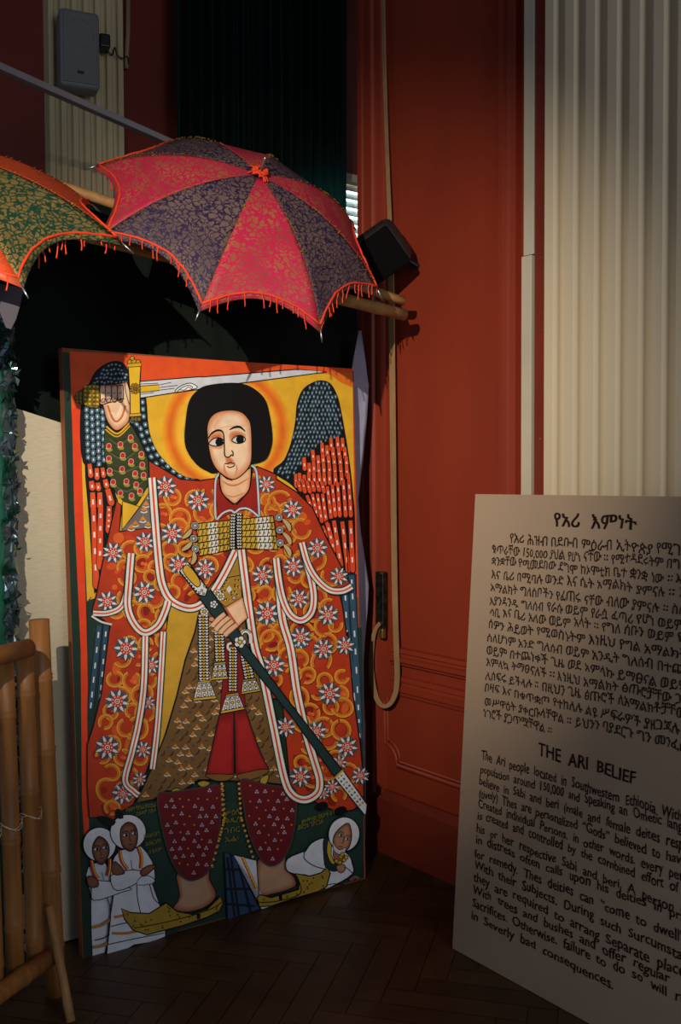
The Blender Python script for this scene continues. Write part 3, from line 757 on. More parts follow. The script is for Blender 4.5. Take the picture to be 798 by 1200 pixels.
    p.disc(*Q8(640, 305)[0], 18.3, 20.2, (208, 210, 216), .15, 28, edge=1.2)
    p.inset(Q8(590, 350, 594, 310, 625, 272, 662, 254, 676, 310, 664, 365, 640, 384, 605, 380), (116, 66, 46), (176, 124, 92), .65, 3, 1.1)
    p.poly(Q8(588, 340, 600, 362, 622, 378, 650, 366, 640, 392, 615, 398, 592, 378), (196, 196, 198), 3, .7)
    for x, y in ((624, 310), (655, 326)): p.disc(*Q8(x, y)[0], 3.0, 1.9, WHT, n=10, edge=.7); p.disc(*Q8(x + 2, y)[0], 1.4, 1.5, BLK, n=8)
    p.line(Q8(612, 300, 626, 292, 638, 300), 1.0, BLK); p.line(Q8(648, 312, 662, 310, 670, 318), 1.0, BLK); p.line(Q8(640, 312, 636, 342, 628, 348), .9, BLK); p.line(Q8(612, 362, 622, 362, 634, 364), .8, BLK)
    for x, y in ((605, 430), (625, 410), (640, 425), (620, 436), (632, 398), (650, 412)): p.disc(*Q8(x, y)[0], 2.4, 2.4, (190, 160, 60), n=8, edge=.8)
    p.inset(Q8(606, 450, 640, 445, 645, 470, 625, 486, 606, 470), (140, 84, 60), (176, 126, 96), .6, 2, .8)
    p.line(Q8(668, 520, 690, 505, 712, 512), 3.6, (120, 84, 76))
    # ---- two people in white at the left
    p.poly(Q7(92, 385, 170, 360, 215, 460, 205, 600, 170, 790, 112, 806, 105, 520, 85, 460), (206, 208, 214), 2, 1.2)
    p.poly(Q7(232, 300, 300, 290, 332, 280, 385, 352, 398, 430, 385, 455, 418, 550, 446, 702, 300, 740, 172, 790, 208, 480, 190, 420, 195, 360), (206, 208, 214), 2, 1.2)
    for q in ((105, 660, 150, 648, 190, 622), (108, 752, 150, 745, 180, 732), (205, 612, 245, 604, 280, 602), (195, 686, 260, 686, 330, 672)): p.line(Q7(*q), 3.2, (176, 118, 58))
    for q in ((190, 655, 250, 640, 300, 636), (180, 738, 300, 712, 440, 685), (175, 520, 190, 600, 170, 790), (312, 455, 315, 520, 330, 592), (370, 450, 390, 520, 420, 552), (116, 720, 160, 708, 186, 690)): p.line(Q7(*q), 1.1, BLK)
    p.poly(Q7(135, 440, 215, 450, 290, 480, 250, 492, 140, 530, 100, 520, 110, 440), (206, 208, 214), 2, 1.0)
    p.poly(Q7(190, 420, 250, 395, 335, 395, 330, 440, 250, 482, 205, 480), (210, 212, 218), 2, 1.1)
    p.poly(Q7(310, 460, 340, 415, 392, 430, 385, 455), (206, 208, 214), 2, .9)
    for q, f in ((Q7(78, 432, 100, 418, 132, 440, 130, 470, 90, 470), 0), (Q7(192, 370, 212, 350, 255, 395, 245, 412, 200, 412), 0), (Q7(328, 395, 360, 372, 398, 366, 392, 385, 350, 420, 332, 415), 0)):
        p.inset(q, (86, 50, 38), (130, 84, 62), .6, 2, .8)
    for q, k in (((100, 345, 112, 400, 132, 432), 0), ((186, 340, 184, 390, 176, 420), 0), ((232, 300, 242, 350, 268, 388), 0), ((316, 282, 332, 330, 330, 385), 0)):
        p.line(Q7(*q), 4.4, BLK); p.line(Q7(*q), 3.4, (196, 52, 36)); p.line([(x + 1, y) for x, y in Q7(*q)], 1.2, (226, 186, 50)); 
    p.line(Q7(285, 345, 290, 385, 298, 388), .8, BLK); p.line(Q7(150, 400, 158, 436), .8, BLK)
    for cx, cy, rx, ry, face in ((138, 272, 77, 80, (104, 290, 112, 262, 136, 234, 172, 258, 184, 300, 172, 340, 150, 366, 122, 350, 108, 322)), (271, 214, 84, 82, (234, 226, 240, 192, 270, 168, 304, 184, 316, 230, 308, 280, 284, 304, 252, 290, 238, 260))):
        p.disc(*Q7(cx, cy)[0], rx / 3.99, ry / 3.99, (212, 212, 216), 0, 30, edge=1.3)
        p.inset(Q7(*face), (74, 42, 34), (134, 88, 66), .62, 3, 1.1)
        fx, fy = cx + (2 if cx < 200 else 4), cy + (22 if cx < 200 else 14)
        for dx, dy in ((-16, 0), (24, -8)):
            q = Q7(fx + dx, fy + dy)[0]; p.disc(*q, 3.2, 1.9, WHT, -.15, 10, edge=.8); p.disc(q[0] + .8, q[1], 1.5, 1.6, BLK, n=8)
            p.line([(q[0] - 4, q[1] - 2.6), (q[0], q[1] - 4.4), (q[0] + 4, q[1] - 3.2)], 1.1, BLK)
        p.line(Q7(fx + 3, fy - 12, fx + 4, fy + 24, fx + 12, fy + 26), .9, BLK); p.line(Q7(fx - 2, fy + 42, fx + 8, fy + 44, fx + 18, fy + 40), 1.1, (60, 26, 24))
    # ---- slippers
    s1 = Q7(240, 570, 285, 590, 370, 594, 448, 545, 500, 584, 570, 598, 640, 574, 700, 516, 716, 545, 698, 582, 640, 612, 520, 652, 360, 693, 295, 672, 255, 620)
    s2 = Q8(234, 598, 250, 586, 300, 600, 428, 562, 432, 530, 414, 488, 480, 500, 530, 486, 562, 460, 576, 486, 558, 550, 520, 572, 400, 606, 300, 640, 245, 642)
    for s_ in (s1, s2):
        p.poly(s_, (160, 130, 44), 0, 1.5)
        xs = [q[0] for q in s_]; ys = [q[1] for q in s_]
        for k in range(70):
            q = (R.uniform(min(xs), max(xs)), R.uniform(min(ys), max(ys)))
            if all(inside((q[0] + a, q[1] + b), s_) for a, b in ((3, 0), (-3, 0), (0, 3), (0, -3))): p.disc(*q, 1.2, 1.5, (92, 72, 24), n=6)
    p.line(Q7(300, 662, 420, 640, 560, 606, 660, 572, 712, 540), 1.1, BLK); p.line(Q8(240, 622, 320, 618, 420, 592, 440, 560, 420, 500), 1.1, BLK)
    p.poly(Q7(590, 598, 606, 594, 608, 618, 594, 622), BLK); p.poly(Q8(334, 590, 350, 586, 352, 612, 338, 616), BLK)
    # robe corner claws
    p.poly(Q7(130, 145, 165, 140, 215, 165, 190, 190, 160, 180), (18, 22, 20), 2); p.poly(Q7(212, 112, 235, 108, 250, 150, 215, 148), (18, 22, 20), 2)
    for x, y in ((535, 175), (622, 197)): p.disc(*Q8(x, y)[0], 8, 5, (12, 12, 14), -.4, 14)
    # ---- white bands with a red line along the robe edges
    band(p, Q3(383, 0, 398, 200, 415, 400, 432, 500, 470, 570, 540, 606, 600, 598, 660, 545, 720, 450, 775, 338), 8.2)
    band(p, Q3(112, 632, 180, 632, 240, 605, 266, 540, 276, 440, 286, 352), 6.0)
    band(p, Q3(286, 352, 276, 480, 270, 600, 300, 680, 350, 722, 410, 690, 445, 620, 458, 575), 7.6)
    p.line(Q3(105, 645, 150, 672, 200, 685), 2.2, WHT)
    band(p, Q5(352, 20, 345, 250, 322, 420, 290, 560, 258, 692, 300, 745, 322, 762), 6.6, smooth=6)
    band(p, Q5(436, 0, 425, 200, 408, 450, 385, 640), 6.0)
    band(p, Q4(160, 335, 178, 480, 205, 680, 225, 798) + Q6(258, 190, 310, 440, 360, 680, 400, 760, 460, 782, 515, 750, 525, 690, 500, 600, 462, 470, 420, 280, 390, 80) + Q4(352, 660, 336, 500, 322, 375), 8.2)
    band(p, Q4(322, 375, 335, 480, 355, 570, 390, 640, 440, 665, 485, 630, 498, 560, 485, 470, 460, 380, 442, 302), 7.2)
    band(p, Q4(442, 302, 470, 400, 510, 470, 570, 522, 630, 528, 676, 506), 6.6)
    # ---- neck, collar, head
    p.poly(Q4(44, 55, 50, 30, 250, 5, 252, 170, 190, 150, 135, 155, 60, 195), (150, 36, 28), 0, .8)
    p.line(Q2(62, 618, 45, 660, 44, 798) + Q4(50, 195), 3.4, BLK); p.line(Q2(62, 618, 45, 660, 44, 798) + Q4(50, 195), 2.2, (184, 196, 204))
    p.line(Q2(215, 580, 236, 610, 244, 700) + Q4(246, 100, 250, 180), 3.6, BLK); p.line(Q2(215, 580, 236, 610, 244, 700) + Q4(246, 100, 250, 180), 2.4, (184, 196, 204))
    p.line(Q4(52, 195, 80, 165, 115, 152, 135, 162, 160, 145, 200, 146, 248, 182), 3.4, BLK); p.line(Q4(52, 195, 80, 165, 115, 152, 135, 162, 160, 145, 200, 146, 248, 182), 2.2, (196, 204, 208))
    p.inset(QF(290, 920, 296, 1040, 320, 1110, 370, 1160, 430, 1200, 490, 1150, 555, 1090, 575, 1000, 585, 860, 400, 980), (206, 128, 84), (232, 186, 144), .72, 3, 1.2)
    p.line(QF(310, 985, 380, 1025, 460, 1020, 560, 960), 2.2, (200, 120, 74), taper=True); p.line(QF(330, 1110, 420, 1135, 530, 1090), 1.6, (206, 134, 88), taper=True)
    p.line(QF(288, 920, 296, 1060, 350, 1150, 420, 1210), 1.6, BLK); p.line(QF(585, 860, 570, 1050, 500, 1150, 440, 1215), 1.6, BLK)
    p.poly(QF(-30, 430, 0, 250, 70, 150, 170, 95, 390, 70, 540, 90, 650, 155, 720, 240, 755, 370, 778, 520, 778, 640, 740, 760, 690, 805, 600, 830, 420, 850, 250, 915, 170, 895, 80, 840, 0, 740, -40, 620), (15, 14, 14), 4)
    face = QF(174, 560, 172, 480, 200, 400, 270, 345, 390, 326, 490, 345, 550, 400, 578, 460, 588, 600, 586, 780, 560, 860, 500, 930, 440, 968, 390, 970, 330, 940, 260, 880, 215, 800, 188, 690)
    p.inset(face, (204, 122, 74), (238, 204, 168), .74, 4, 1.2)
    p.inset(QF(300, 380, 400, 350, 500, 380, 540, 470, 440, 480, 330, 490, 230, 500), (228, 170, 124), (238, 208, 176), .55, 4)
    # cheeks and eye hollows
    for q in (QF(190, 560, 250, 530, 310, 540, 330, 640, 300, 690, 200, 670), QF(380, 540, 450, 520, 530, 550, 520, 620, 440, 640, 385, 620)):
        p.inset(q, (226, 168, 122), (196, 110, 62), .5, 4)
    p.inset(QF(340, 760, 400, 770, 430, 810, 400, 840, 350, 830), (230, 178, 136), (204, 118, 74), .5, 3)
    p.line(QF(330, 830, 335, 890, 370, 940), 2.4, (210, 136, 90), taper=True); p.line(QF(440, 830, 450, 890, 420, 950), 2.0, (214, 144, 98), taper=True)
    p.poly(QF(188, 642, 220, 600, 270, 584, 310, 596, 328, 622, 300, 654, 240, 662), WHT, 4, 1.3, BLK); p.disc(*QF(284, 624)[0], 4.6, 5.0, BLK, n=16)
    p.poly(QF(402, 608, 440, 572, 480, 562, 510, 575, 530, 604, 500, 630, 450, 636), WHT, 4, 1.3, BLK); p.disc(*QF(478, 600)[0], 4.6, 5.0, BLK, n=16)
    p.line(QF(182, 590, 220, 535, 270, 516, 310, 524, 326, 560, 332, 660, 334, 740, 350, 764, 378, 764, 396, 745, 412, 752, 412, 720, 398, 704), 1.5, BLK)
    p.line(QF(200, 560, 250, 520, 300, 518, 322, 545), 2.6, BLK, taper=True); p.line(QF(376, 512, 430, 486, 480, 486, 530, 528), 2.8, BLK, taper=True)
    p.line(QF(334, 826, 370, 824, 392, 814, 410, 824, 432, 822), 1.3, BLK); p.line(QF(358, 850, 380, 862, 415, 852, 430, 832), 1.3, BLK)
    # ---- chest belts
    for (x0, y0, x1, y1, x2, y2, x3, y3) in ((188, 118, 388, 98, 388, 270, 205, 306), (445, 92, 635, 72, 662, 268, 445, 262)):
        q = QB(x0, y0, x1, y1, x2, y2, x3, y3); p.poly(q, (196, 160, 56), 0, 1.3)
        def L(u, v): return ((q[0][0] * (1 - u) + q[1][0] * u) * (1 - v) + (q[3][0] * (1 - u) + q[2][0] * u) * v, (q[0][1] * (1 - u) + q[1][1] * u) * (1 - v) + (q[3][1] * (1 - u) + q[2][1] * u) * v)
        for r in range(5):
            for c in range(8):
                u, v = c / 8, r / 5
                white = (c in (3, 4)) if x0 < 300 else (c in (4, 5, 6)); sk = .05
                if white: p.poly([L(u, v), L(u + .125, v), L(u + .125 - sk, v + .2), L(u - sk, v + .2)], (216, 212, 200))
                if c % 2 == r % 2 or white: p.disc(*L(u + .05, v + .1), 1.3, 1.3, BLK, n=8); p.disc(*L(u + .05, v + .1), .6, .6, (190, 160, 80), n=6)
                p.line([L(u + .06, v), L(u, v + .2)], .8, BLK)
            p.line([L(0, r / 5), L(1, r / 5)], 1.2, BLK)
    for pts in ([(180, 130), (172, 205), (182, 265)], [(668, 82), (672, 155), (674, 230)]):
        for x, y in pts:
            q = QB(x, y)[0]
            for r in (4.6, 3.2, 1.8): p.disc(*q, r, r, WHT if r != 3.2 else (190, 190, 184), n=12, edge=.9)
    for x, y, dx, dy in ((158, 150, -52, 55), (160, 225, -58, 50), (172, 285, -12, 70), (690, 92, 42, 70), (690, 170, 44, 70), (695, 240, 36, 70)):
        a, b = QB(x, y, x + dx, y + dy); m_ = ((a[0] + b[0]) / 2 + dy * .03, (a[1] + b[1]) / 2)
        p.line([a, m_, b], 7, BLK, taper=True); p.line([a, m_, b], 5, (176, 170, 140), taper=True); p.line([a, m_, b], 1.4, (206, 160, 50))
    def braid(pts, w_, cols, step=3.4):
        """plaited cord: rows of little chevrons"""
        p.line(pts, w_ + 1.6, BLK, smooth=0); dd = 0
        P = bez(pts, 10) if len(pts) > 2 else [(pts[0][0] + (pts[1][0] - pts[0][0]) * k / 20, pts[0][1] + (pts[1][1] - pts[0][1]) * k / 20) for k in range(21)]
        L_ = [0]
        for a, b in zip(P, P[1:]): L_.append(L_[-1] + math.dist(a, b))
        n = int(L_[-1] / step); m = len(cols)
        for k in range(n):
            s_ = (k + .5) / n * L_[-1]; i = max(j for j in range(len(L_)) if L_[j] <= s_); i = min(i, len(P) - 2)
            t = (s_ - L_[i]) / max(1e-6, L_[i + 1] - L_[i]); x = P[i][0] + (P[i + 1][0] - P[i][0]) * t; y = P[i][1] + (P[i + 1][1] - P[i][1]) * t
            dx, dy = P[i + 1][0] - P[i][0], P[i + 1][1] - P[i][1]; l = math.hypot(dx, dy); dx /= l; dy /= l
            for c in range(m):
                cxx = (c - (m - 1) / 2) * w_ / m; hw = w_ / m * .36
                X, Y = x - dy * cxx, y + dx * cxx
                for sgn in (-1, 1):
                    p.line([(X + -dy * hw * sgn - dx * step * .35, Y + dx * hw * sgn - dy * step * .35), (X + dx * step * .25, Y + dy * step * .25)], w_ / m * .34, cols[c])
    braid(QB(402, 62, 398, 160, 398, 268), 5.6, [WHT, (204, 200, 190)]); braid(QB(436, 55, 434, 160, 436, 264), 5.6, [(204, 200, 190), WHT])
    # ---- hanging plaits with metal tags
    for top, bot, w_, tg in (((205, 170), (208, 606), 11.5, (166, 616, 246, 608, 290, 728, 136, 744)), ((310, 285), (316, 482), 11.0, (276, 492, 350, 484, 366, 598, 258, 606)),
                             ((400, 385), (398, 682), 9.6, (356, 702, 434, 690, 476, 800, 318, 830)), ((478, 420), (510, 596), 11.0, (466, 604, 550, 594, 584, 678, 457, 700))):
        braid(QT(*top, *bot), w_, [WHT, (214, 170, 50), WHT])
        q = QT(*tg); p.poly(q, (206, 204, 200), 0, 1.2)
        def L(u, v): return ((q[0][0] * (1 - u) + q[1][0] * u) * (1 - v) + (q[3][0] * (1 - u) + q[2][0] * u) * v, (q[0][1] * (1 - u) + q[1][1] * u) * (1 - v) + (q[3][1] * (1 - u) + q[2][1] * u) * v)
        p.poly([L(0, .86), L(1, .86), L(1, 1), L(0, 1)], (206, 166, 50), 0, .9); p.poly([L(0, 0), L(1, 0), L(1, .1), L(0, .1)], (206, 166, 50), 0, .9)
        for u in (.34, .67): p.line([L(u, .1), L(u, .86)], .9, BLK)
        for u in (.17, .5, .84):
            for v, c_ in ((.24, WHT), (.5, (206, 166, 50)), (.74, WHT)): p.disc(*L(u, v), 1.8, 1.8, c_, n=8, edge=.8)
    for x, y in ((212, 150), (300, 30), (320, 50)):
        q = QT(x, y)[0]
        for k in range(8): p.disc(q[0] + 3.6 * math.cos(k * .785), q[1] + 3.6 * math.sin(k * .785), 1.7, 1.7, WHT, n=7, edge=.6)
        p.disc(*q, 2.0, 2.0, (206, 166, 50), edge=.7)
    p.line(QT(455, 300, 470, 282, 500, 282, 518, 310, 520, 360), 5.6, BLK); p.line(QT(455, 300, 470, 282, 500, 282, 518, 310, 520, 360), 4.0, WHT)
    for k in range(9): p.line([QT(455 + k * 7, 296 - 20 * math.sin(k / 8 * 3.1))[0], QT(462 + k * 7, 284 - 16 * math.sin(k / 8 * 3.1))[0]], .8, BLK)
    p.line(QT(390, 360, 368, 368, 366, 392, 380, 408), 4.0, BLK); p.line(QT(390, 360, 368, 368, 366, 392, 380, 408), 2.6, WHT)
    # ---- scabbard
    p.poly(Q3(600, 560, 652, 520) + Q6(150, 0, 182, 62, 400, 350, 630, 645, 595, 678, 400, 405, 150, 92), (32, 54, 54), 0, 1.6)
    p.poly(Q8(594, 42, 632, 5, 744, 165, 736, 218), (206, 210, 214), 0, 1.4)
    for k in range(9):
        for d in (-.25, .25):
            x, y = 612 + 118 * (k + .5) / 9.5 + d * 26, 28 + 150 * (k + .5) / 9.5 - d * 22
            q = Q8(x, y)[0]; p.disc(*q, 1.5, 1.5, (180, 140, 40) if k % 2 == 0 else (70, 90, 110), n=7)
    p.line(Q8(594, 42, 632, 5), 2.0, (190, 150, 40))
    p.poly(Q3(508, 436, 548, 392, 640, 518, 628, 552, 592, 545), (206, 206, 204), 0, 1.6)
    for t in [k / 8 for k in range(9)]:
        for (ax, ay, bx, by) in ((512, 442, 596, 540), (556, 402, 634, 512)): p.disc(*Q3(ax + (bx - ax) * t, ay + (by - ay) * t)[0], 1.4, 1.4, BLK, n=6)
    p.poly(Q3(522, 432, 546, 405, 590, 455, 606, 492, 592, 510, 562, 486), (206, 160, 46), 2, 1.2)
    for x, y in ((612, 525), (625, 505), (600, 535), (620, 540)): p.disc(*Q3(x, y)[0], 1.5, 1.5, (150, 150, 150), n=6, edge=.6)
    for qx, qy, r, s_ in (Q3(668, 590)[0] + (1.5, 0), QT(445, 352)[0] + (2.2, 1)):
        for k in range(5): p.disc(qx + r * 1.8 * math.cos(k * 1.256), qy + r * 1.8 * math.sin(k * 1.256), r * 1.5, r * 1.5, (212, 212, 210), n=10, edge=.9)
        p.disc(qx, qy, r * 1.2, r * 1.2, (206, 160, 50) if s_ else (212, 212, 210), n=10, edge=.9)
    # ---- hand on the scabbard
    p.inset(QT(345, 122, 462, 52, 498, 190, 432, 252, 380, 206), (196, 104, 66), (230, 190, 152), .72, 0, 1.0)
    p.line(QT(345, 122, 432, 250), 2.6, (186, 84, 48))
    for (ax, ay, bx, by) in ((268, 238, 345, 165), (292, 262, 372, 190), (322, 282, 398, 214), (352, 300, 425, 238)):
        a, b = QT(ax, ay, bx, by); p.line([a, ((a[0] + b[0]) / 2 - .6, (a[1] + b[1]) / 2 - .6), b], 6.8, BLK); p.line([a, ((a[0] + b[0]) / 2 - .6, (a[1] + b[1]) / 2 - .6), b], 5.2, (222, 176, 138))
        p.disc(a[0], a[1], 3.0, 2.8, (222, 176, 138), n=10)
        p.line([(a[0] + 1, a[1] + 1.6), (b[0] + 1, b[1] + 1.6)], 1.1, (198, 122, 82))
    p.disc(*QT(255, 200)[0], 3.4, 3.0, (206, 140, 100), n=10, edge=.8)
    return p.build('painted_canvas', attrmat('oil paint on board', 0.55, 0.14, 22.0, bump=0.12, spec=0.2), parent)

pt_root = thing('icon_painting', 'tall painted panel of an orange-robed winged figure raising a sword, leaning under the umbrellas', 'painting', PO)
TLp, TRp, BRp, BLp = (P3(72.5, 407.5), P3(414.3, 434.6), P3(428.5, 1030), P3(97.0, 1123.5))
mb = MB()
fr_ = [TLp, TRp, BRp, BLp]; bk_ = [q - PNH * 0.034 for q in fr_]
for v in fr_ + bk_: v.z = max(v.z, 0.001)
mb.prism(fr_, -PNH * 0.034)
M['board'] = mat('bare brown batten', (150, 82, 44), 0.6, 0.35, 7.0)
mb.build('board', M['board'], pt_root)
paint_board(pt_root)

# yellow script on the dark ground of the panel
def text_mesh(body, offset=0.0, size=1.0):
    c = bpy.data.curves.new('lettering', 'FONT'); c.body = body; c.size = size; c.offset = offset; c.resolution_u = 2
    o = bpy.data.objects.new('lettering', c); C.objects.link(o)
    dg = bpy.context.evaluated_depsgraph_get(); dg.update()
    me = bpy.data.meshes.new_from_object(o.evaluated_get(dg))
    vs = [v.co.copy() for v in me.vertices]; fs = [list(q.vertices) for q in me.polygons]
    bpy.data.objects.remove(o); bpy.data.curves.remove(c); bpy.data.meshes.remove(me)
    return vs, fs
def text_width(body):
    a, _ = text_mesh(body + '|'); b, _ = text_mesh('|')
    return max(v.x for v in a) - max(v.x for v in b)
class Lettering:
    def __init__(s): s.bm = bmesh.new()
    def put(s, body, mapf, offset=0.0):
        vs, fs = text_mesh(body)
        o = offset
        for i, (dx, dy) in enumerate(((-o, -o * .6), (o, -o * .6), (-o, o * .6), (o, o * .6)) if o else ((0, 0),)):
            s.put1([(v.x + dx, v.y + dy) for v in vs], fs, mapf)
    def put1(s, vs, fs, mapf):
        bv = [mapf(*v) for v in vs]
        nv = [s.bm.verts.new(q) if q is not None else None for q in bv]
        for f in fs:
            g = [nv[i] for i in f]
            if any(q is None for q in g): continue
            try: s.bm.faces.new(g)
            except ValueError: pass
    def build(s, name, m, parent):
        bmesh.ops.delete(s.bm, geom=[v for v in s.bm.verts if not v.link_faces], context='VERTS')
        for v in s.bm.verts: v.co -= V(parent.location)
        me = bpy.data.meshes.new(name); s.bm.to_mesh(me); s.bm.free(); me.materials.append(m)
        return link(name, me, parent)
LT = Lettering()
def wobble(x, y, k=1.0): return noise.noise(V((x * 9, y * 9, k))), noise.noise(V((x * 9, y * 9, k + 7)))
def px_line(LT, body, p0, p1, h, lay=None, offset=0.01):
    PAINT.bb([p0, p1, (p0[0], p0[1] - h)]); lay = PAINT.lay
    w_ = text_width(body)
    def f(x, y):
        a, b = wobble(p0[0] + x * 3, p0[1] + y * 3)
        return P3(p0[0] + (p1[0] - p0[0]) * x / w_ + a * .4, p0[1] + (p1[1] - p0[1]) * x / w_ - y * h + b * .4, lay)
    LT.put(body, f, offset)
for body, a, b, h in (('ሥዕለ', (724, 142), (790, 128), 4.2), ('ቅዱስ', (722, 178), (798, 166), 4.2), ('ገብር', (720, 222), (792, 212), 4.2), ('ኤል፡', (722, 262), (788, 254), 4.2)):
    px_line(LT, body, Q7(*a)[0], Q7(*b)[0], h * 2.0, lay=None)
M['yscript'] = mat('yellow script paint', (150, 140, 50), 0.6, 0.1)
LT.build('inscription', M['yscript'], pt_root); LT = Lettering()
px_line(LT, 'ስለጸሎተ ሚካኤል ወገብርኤል', Q7(262, 120)[0], Q7(402, 96)[0], 6.5, lay=None)
px_line(LT, 'በሰላም ለእሉ', Q7(308, 140)[0], Q7(402, 118)[0], 6.0, lay=None)
LT.build('inscription', M['yscript'], pt_root); LT = Lettering()
px_line(LT, 'ወስብሐት ለእግ', Q7(342, 245)[0], Q7(418, 228)[0], 6.5, lay=None)
px_line(LT, 'ዚአብሔር አሜን', Q7(352, 280)[0], Q7(424, 262)[0], 6.5, lay=None)
px_line(LT, 'ለዓለም', Q7(366, 318)[0], Q7(430, 302)[0], 6.5, lay=None)
LT.build('inscription', M['yscript'], pt_root); LT = Lettering()
px_line(LT, 'ዘተማኅፀነ በጸሎቱ ለገ', Q8(440, 258)[0], Q8(592, 208)[0], 7.0, lay=None)
px_line(LT, 'መድኃኔ ጊዮርጊስ', Q8(420, 285)[0], Q8(540, 250)[0], 7.0, lay=None)
LT.build('inscription', M['yscript'], pt_root)

# ------------------------------------------------------------------ written board at the right
SAZ, SLEAN = -0.931, 0.069
SU = V((math.cos(SAZ), math.sin(SAZ), 0)); SNH = V((math.sin(SAZ), -math.cos(SAZ), 0))
SV = -SNH * math.sin(SLEAN) + ZV * math.cos(SLEAN); SN = SU.cross(SV); SO = V((0.349, 3.104, 0.0))
SW_, SH_ = 1.12, 1.441
def spx(px, py):
    q = onp(px, py, SO, SN) - SO; return q.dot(SU), q.dot(SV)
sign = thing('text_board', 'large cream board covered in dark hand lettering in two scripts, standing before the fluted pilaster', 'sign', SO)
M['board_cream'] = mat('cream painted hardboard', (166, 144, 120), 0.7, 0.12, 2.5, bump=0.04, bscale=200, spec=0.2)
tl_, bl_ = spx(557, 579), spx(530, 1112)
prof = [SO + SU * bl_[0] + SV * 0.002, SO + SU * SW_ + SV * 0.002, SO + SU * SW_ + SV * (tl_[1] + 0.004), SO + SU * tl_[0] + SV * tl_[1]]
mb = MB(); mb.prism(prof, -SN * 0.012); mb.build('board', M['board_cream'], sign)
# prop behind the board
mb = MB(); a_ = SO + SU * 0.6 + SV * 1.05 - SN * 0.014
mb.tube([a_, V((a_.x, a_.y, 0)) - SNH * 0.22 + V((0, 0, 0.012))], 0.012, 8); mb.build('rear_strut', M['bamboo_old'], sign)
M['ink'] = mat('brown lettering paint', (62, 34, 26), 0.6, 0.3, 30)
LS = Lettering()
Z6 = zf(500, 560, 2.678); Z7 = zf(500, 860, 2.678)
def board_line(prefix, rest, p0, p1, capz, bold=0.012, ascii_=False):
    """prefix runs from p0 to p1 (baseline, photo frame); the rest carries on to the board's edge"""
    A, Bq = spx(*p0), spx(*p1)
    w_ = text_width(prefix.replace(' ', '  ') if ascii_ else prefix); L = math.hypot(Bq[0] - A[0], Bq[1] - A[1]); k = L / w_
    dx, dy = (Bq[0] - A[0]) / L, (Bq[1] - A[1]) / L
    # height in board metres from the height seen in the photo
    q = spx(p0[0], p0[1] - capz); hh = math.hypot(q[0] - A[0], q[1] - A[1]) / (0.70 if ascii_ else 0.72)
    sd = p0[1] * .37
    def f(x, y):
        a, b = wobble(x * .16 + sd, y * .10, 3.0); c, d = wobble(x * .05 + sd, 0.3, 9.0)
        u = A[0] + dx * x * k + a * .0036; v = A[1] + dy * x * k + y * hh * (1 + .14 * c) + b * .0042 + d * .006
        if u > SW_ - 0.012: return None
        return SO + SU * u + SV * v + SN * 0.0012
    LS.put((prefix + rest).replace(' ', '  ') if ascii_ else prefix + rest, f, bold)
AM = [((397, 152), (658, 166), 'የአሪ  እምነት', '', 44), ((260, 205), (708, 237), 'የአሪ ሕዝብ በደቡብ ምዕራብ ኢትዮጵያ', ' የሚገኝ ሕዝብ', 31),
      ((205, 238), (548, 264), 'ቁጥራቸው 150,000 ያህል የሆነ ናቸው', ' ፡፡ የሚተዳደሩትም በግብርና', 28), ((203, 272), (745, 328), 'ቋንቋቸው የሚመደበው ደግሞ ከኦሞቲክ ቤተ ቋንቋ ነው', ' ፡፡ እነሱ', 28),
      ((203, 315), (750, 370), 'እና ቤሪ በሚባሉ ወንድ እና ሴት አማልክት ያምናሉ', ' ፡፡ እነ', 28), ((200, 357), (730, 422), 'አማልክት ግለሰቦችን የፈጠሩ ናቸው ብለው ያምናሉ', ' ፡፡ ስለዚህ', 28),
      ((198, 396), (715, 465), 'እያንዳንዱ ግለሰብ የራሱ ወይም የራሷ ፈጣሪ የሆነ', ' ወይም የ', 28), ((196, 432), (682, 500), 'ሳቢ እና ቤሪ አለው ወይም አላት ፡፡ የግለ ሰቡን', ' ወይም የግ', 28),
      ((193, 472), (672, 547), 'ሰዎን ሕይወት የሚወስኑትም እነዚህ የግል', ' አማልክት ና', 28), ((190, 512), (712, 600), 'ስለሆነም አንድ ግለሰብ ወይም አንዲት ግለሰብ', ' በተጨነቀ', 28),
      ((188, 550), (722, 652), 'ወይም በተጨነቀች ጊዜ ወደ አምላኩ ይማፀናል', ' ወይም ወደ', 28), ((187, 590), (770, 705), 'አምላኳ ትማፀናለች ፡፡ እነዚህ አማልክት ፅጡሮቻቸው', ' ጋር', 28),
      ((183, 632), (590, 712), 'ሊሰፍሩ ይችላሉ ፡፡ በዚህን ጊዜ ፅጡሮች', ' ለአማልክቶቻቸው በ', 28), ((181, 668), (672, 778), 'በዛፍ እና በቁጥቋጦ የተከለሉ ልዩ ሥፍራዎች', ' ያዘጋጃሉ ፡፡', 28),
      ((180, 712), (650, 818), 'መሥዋዕት ያቀርቡላቸዋል ፡፡ ይህንን ባያደርጉ', ' ግን መንፈሶቹ', 28), ((178, 750), (395, 802), 'ነገሮች ያጋጥሟቸዋል ፡፡', '', 28)]
for a, b, pre, rest, h in AM:
    board_line(pre, rest, Z6(*a)[0], Z6(*b)[0], h * .93 / 2.678, 0.011 if h < 40 else 0.022)
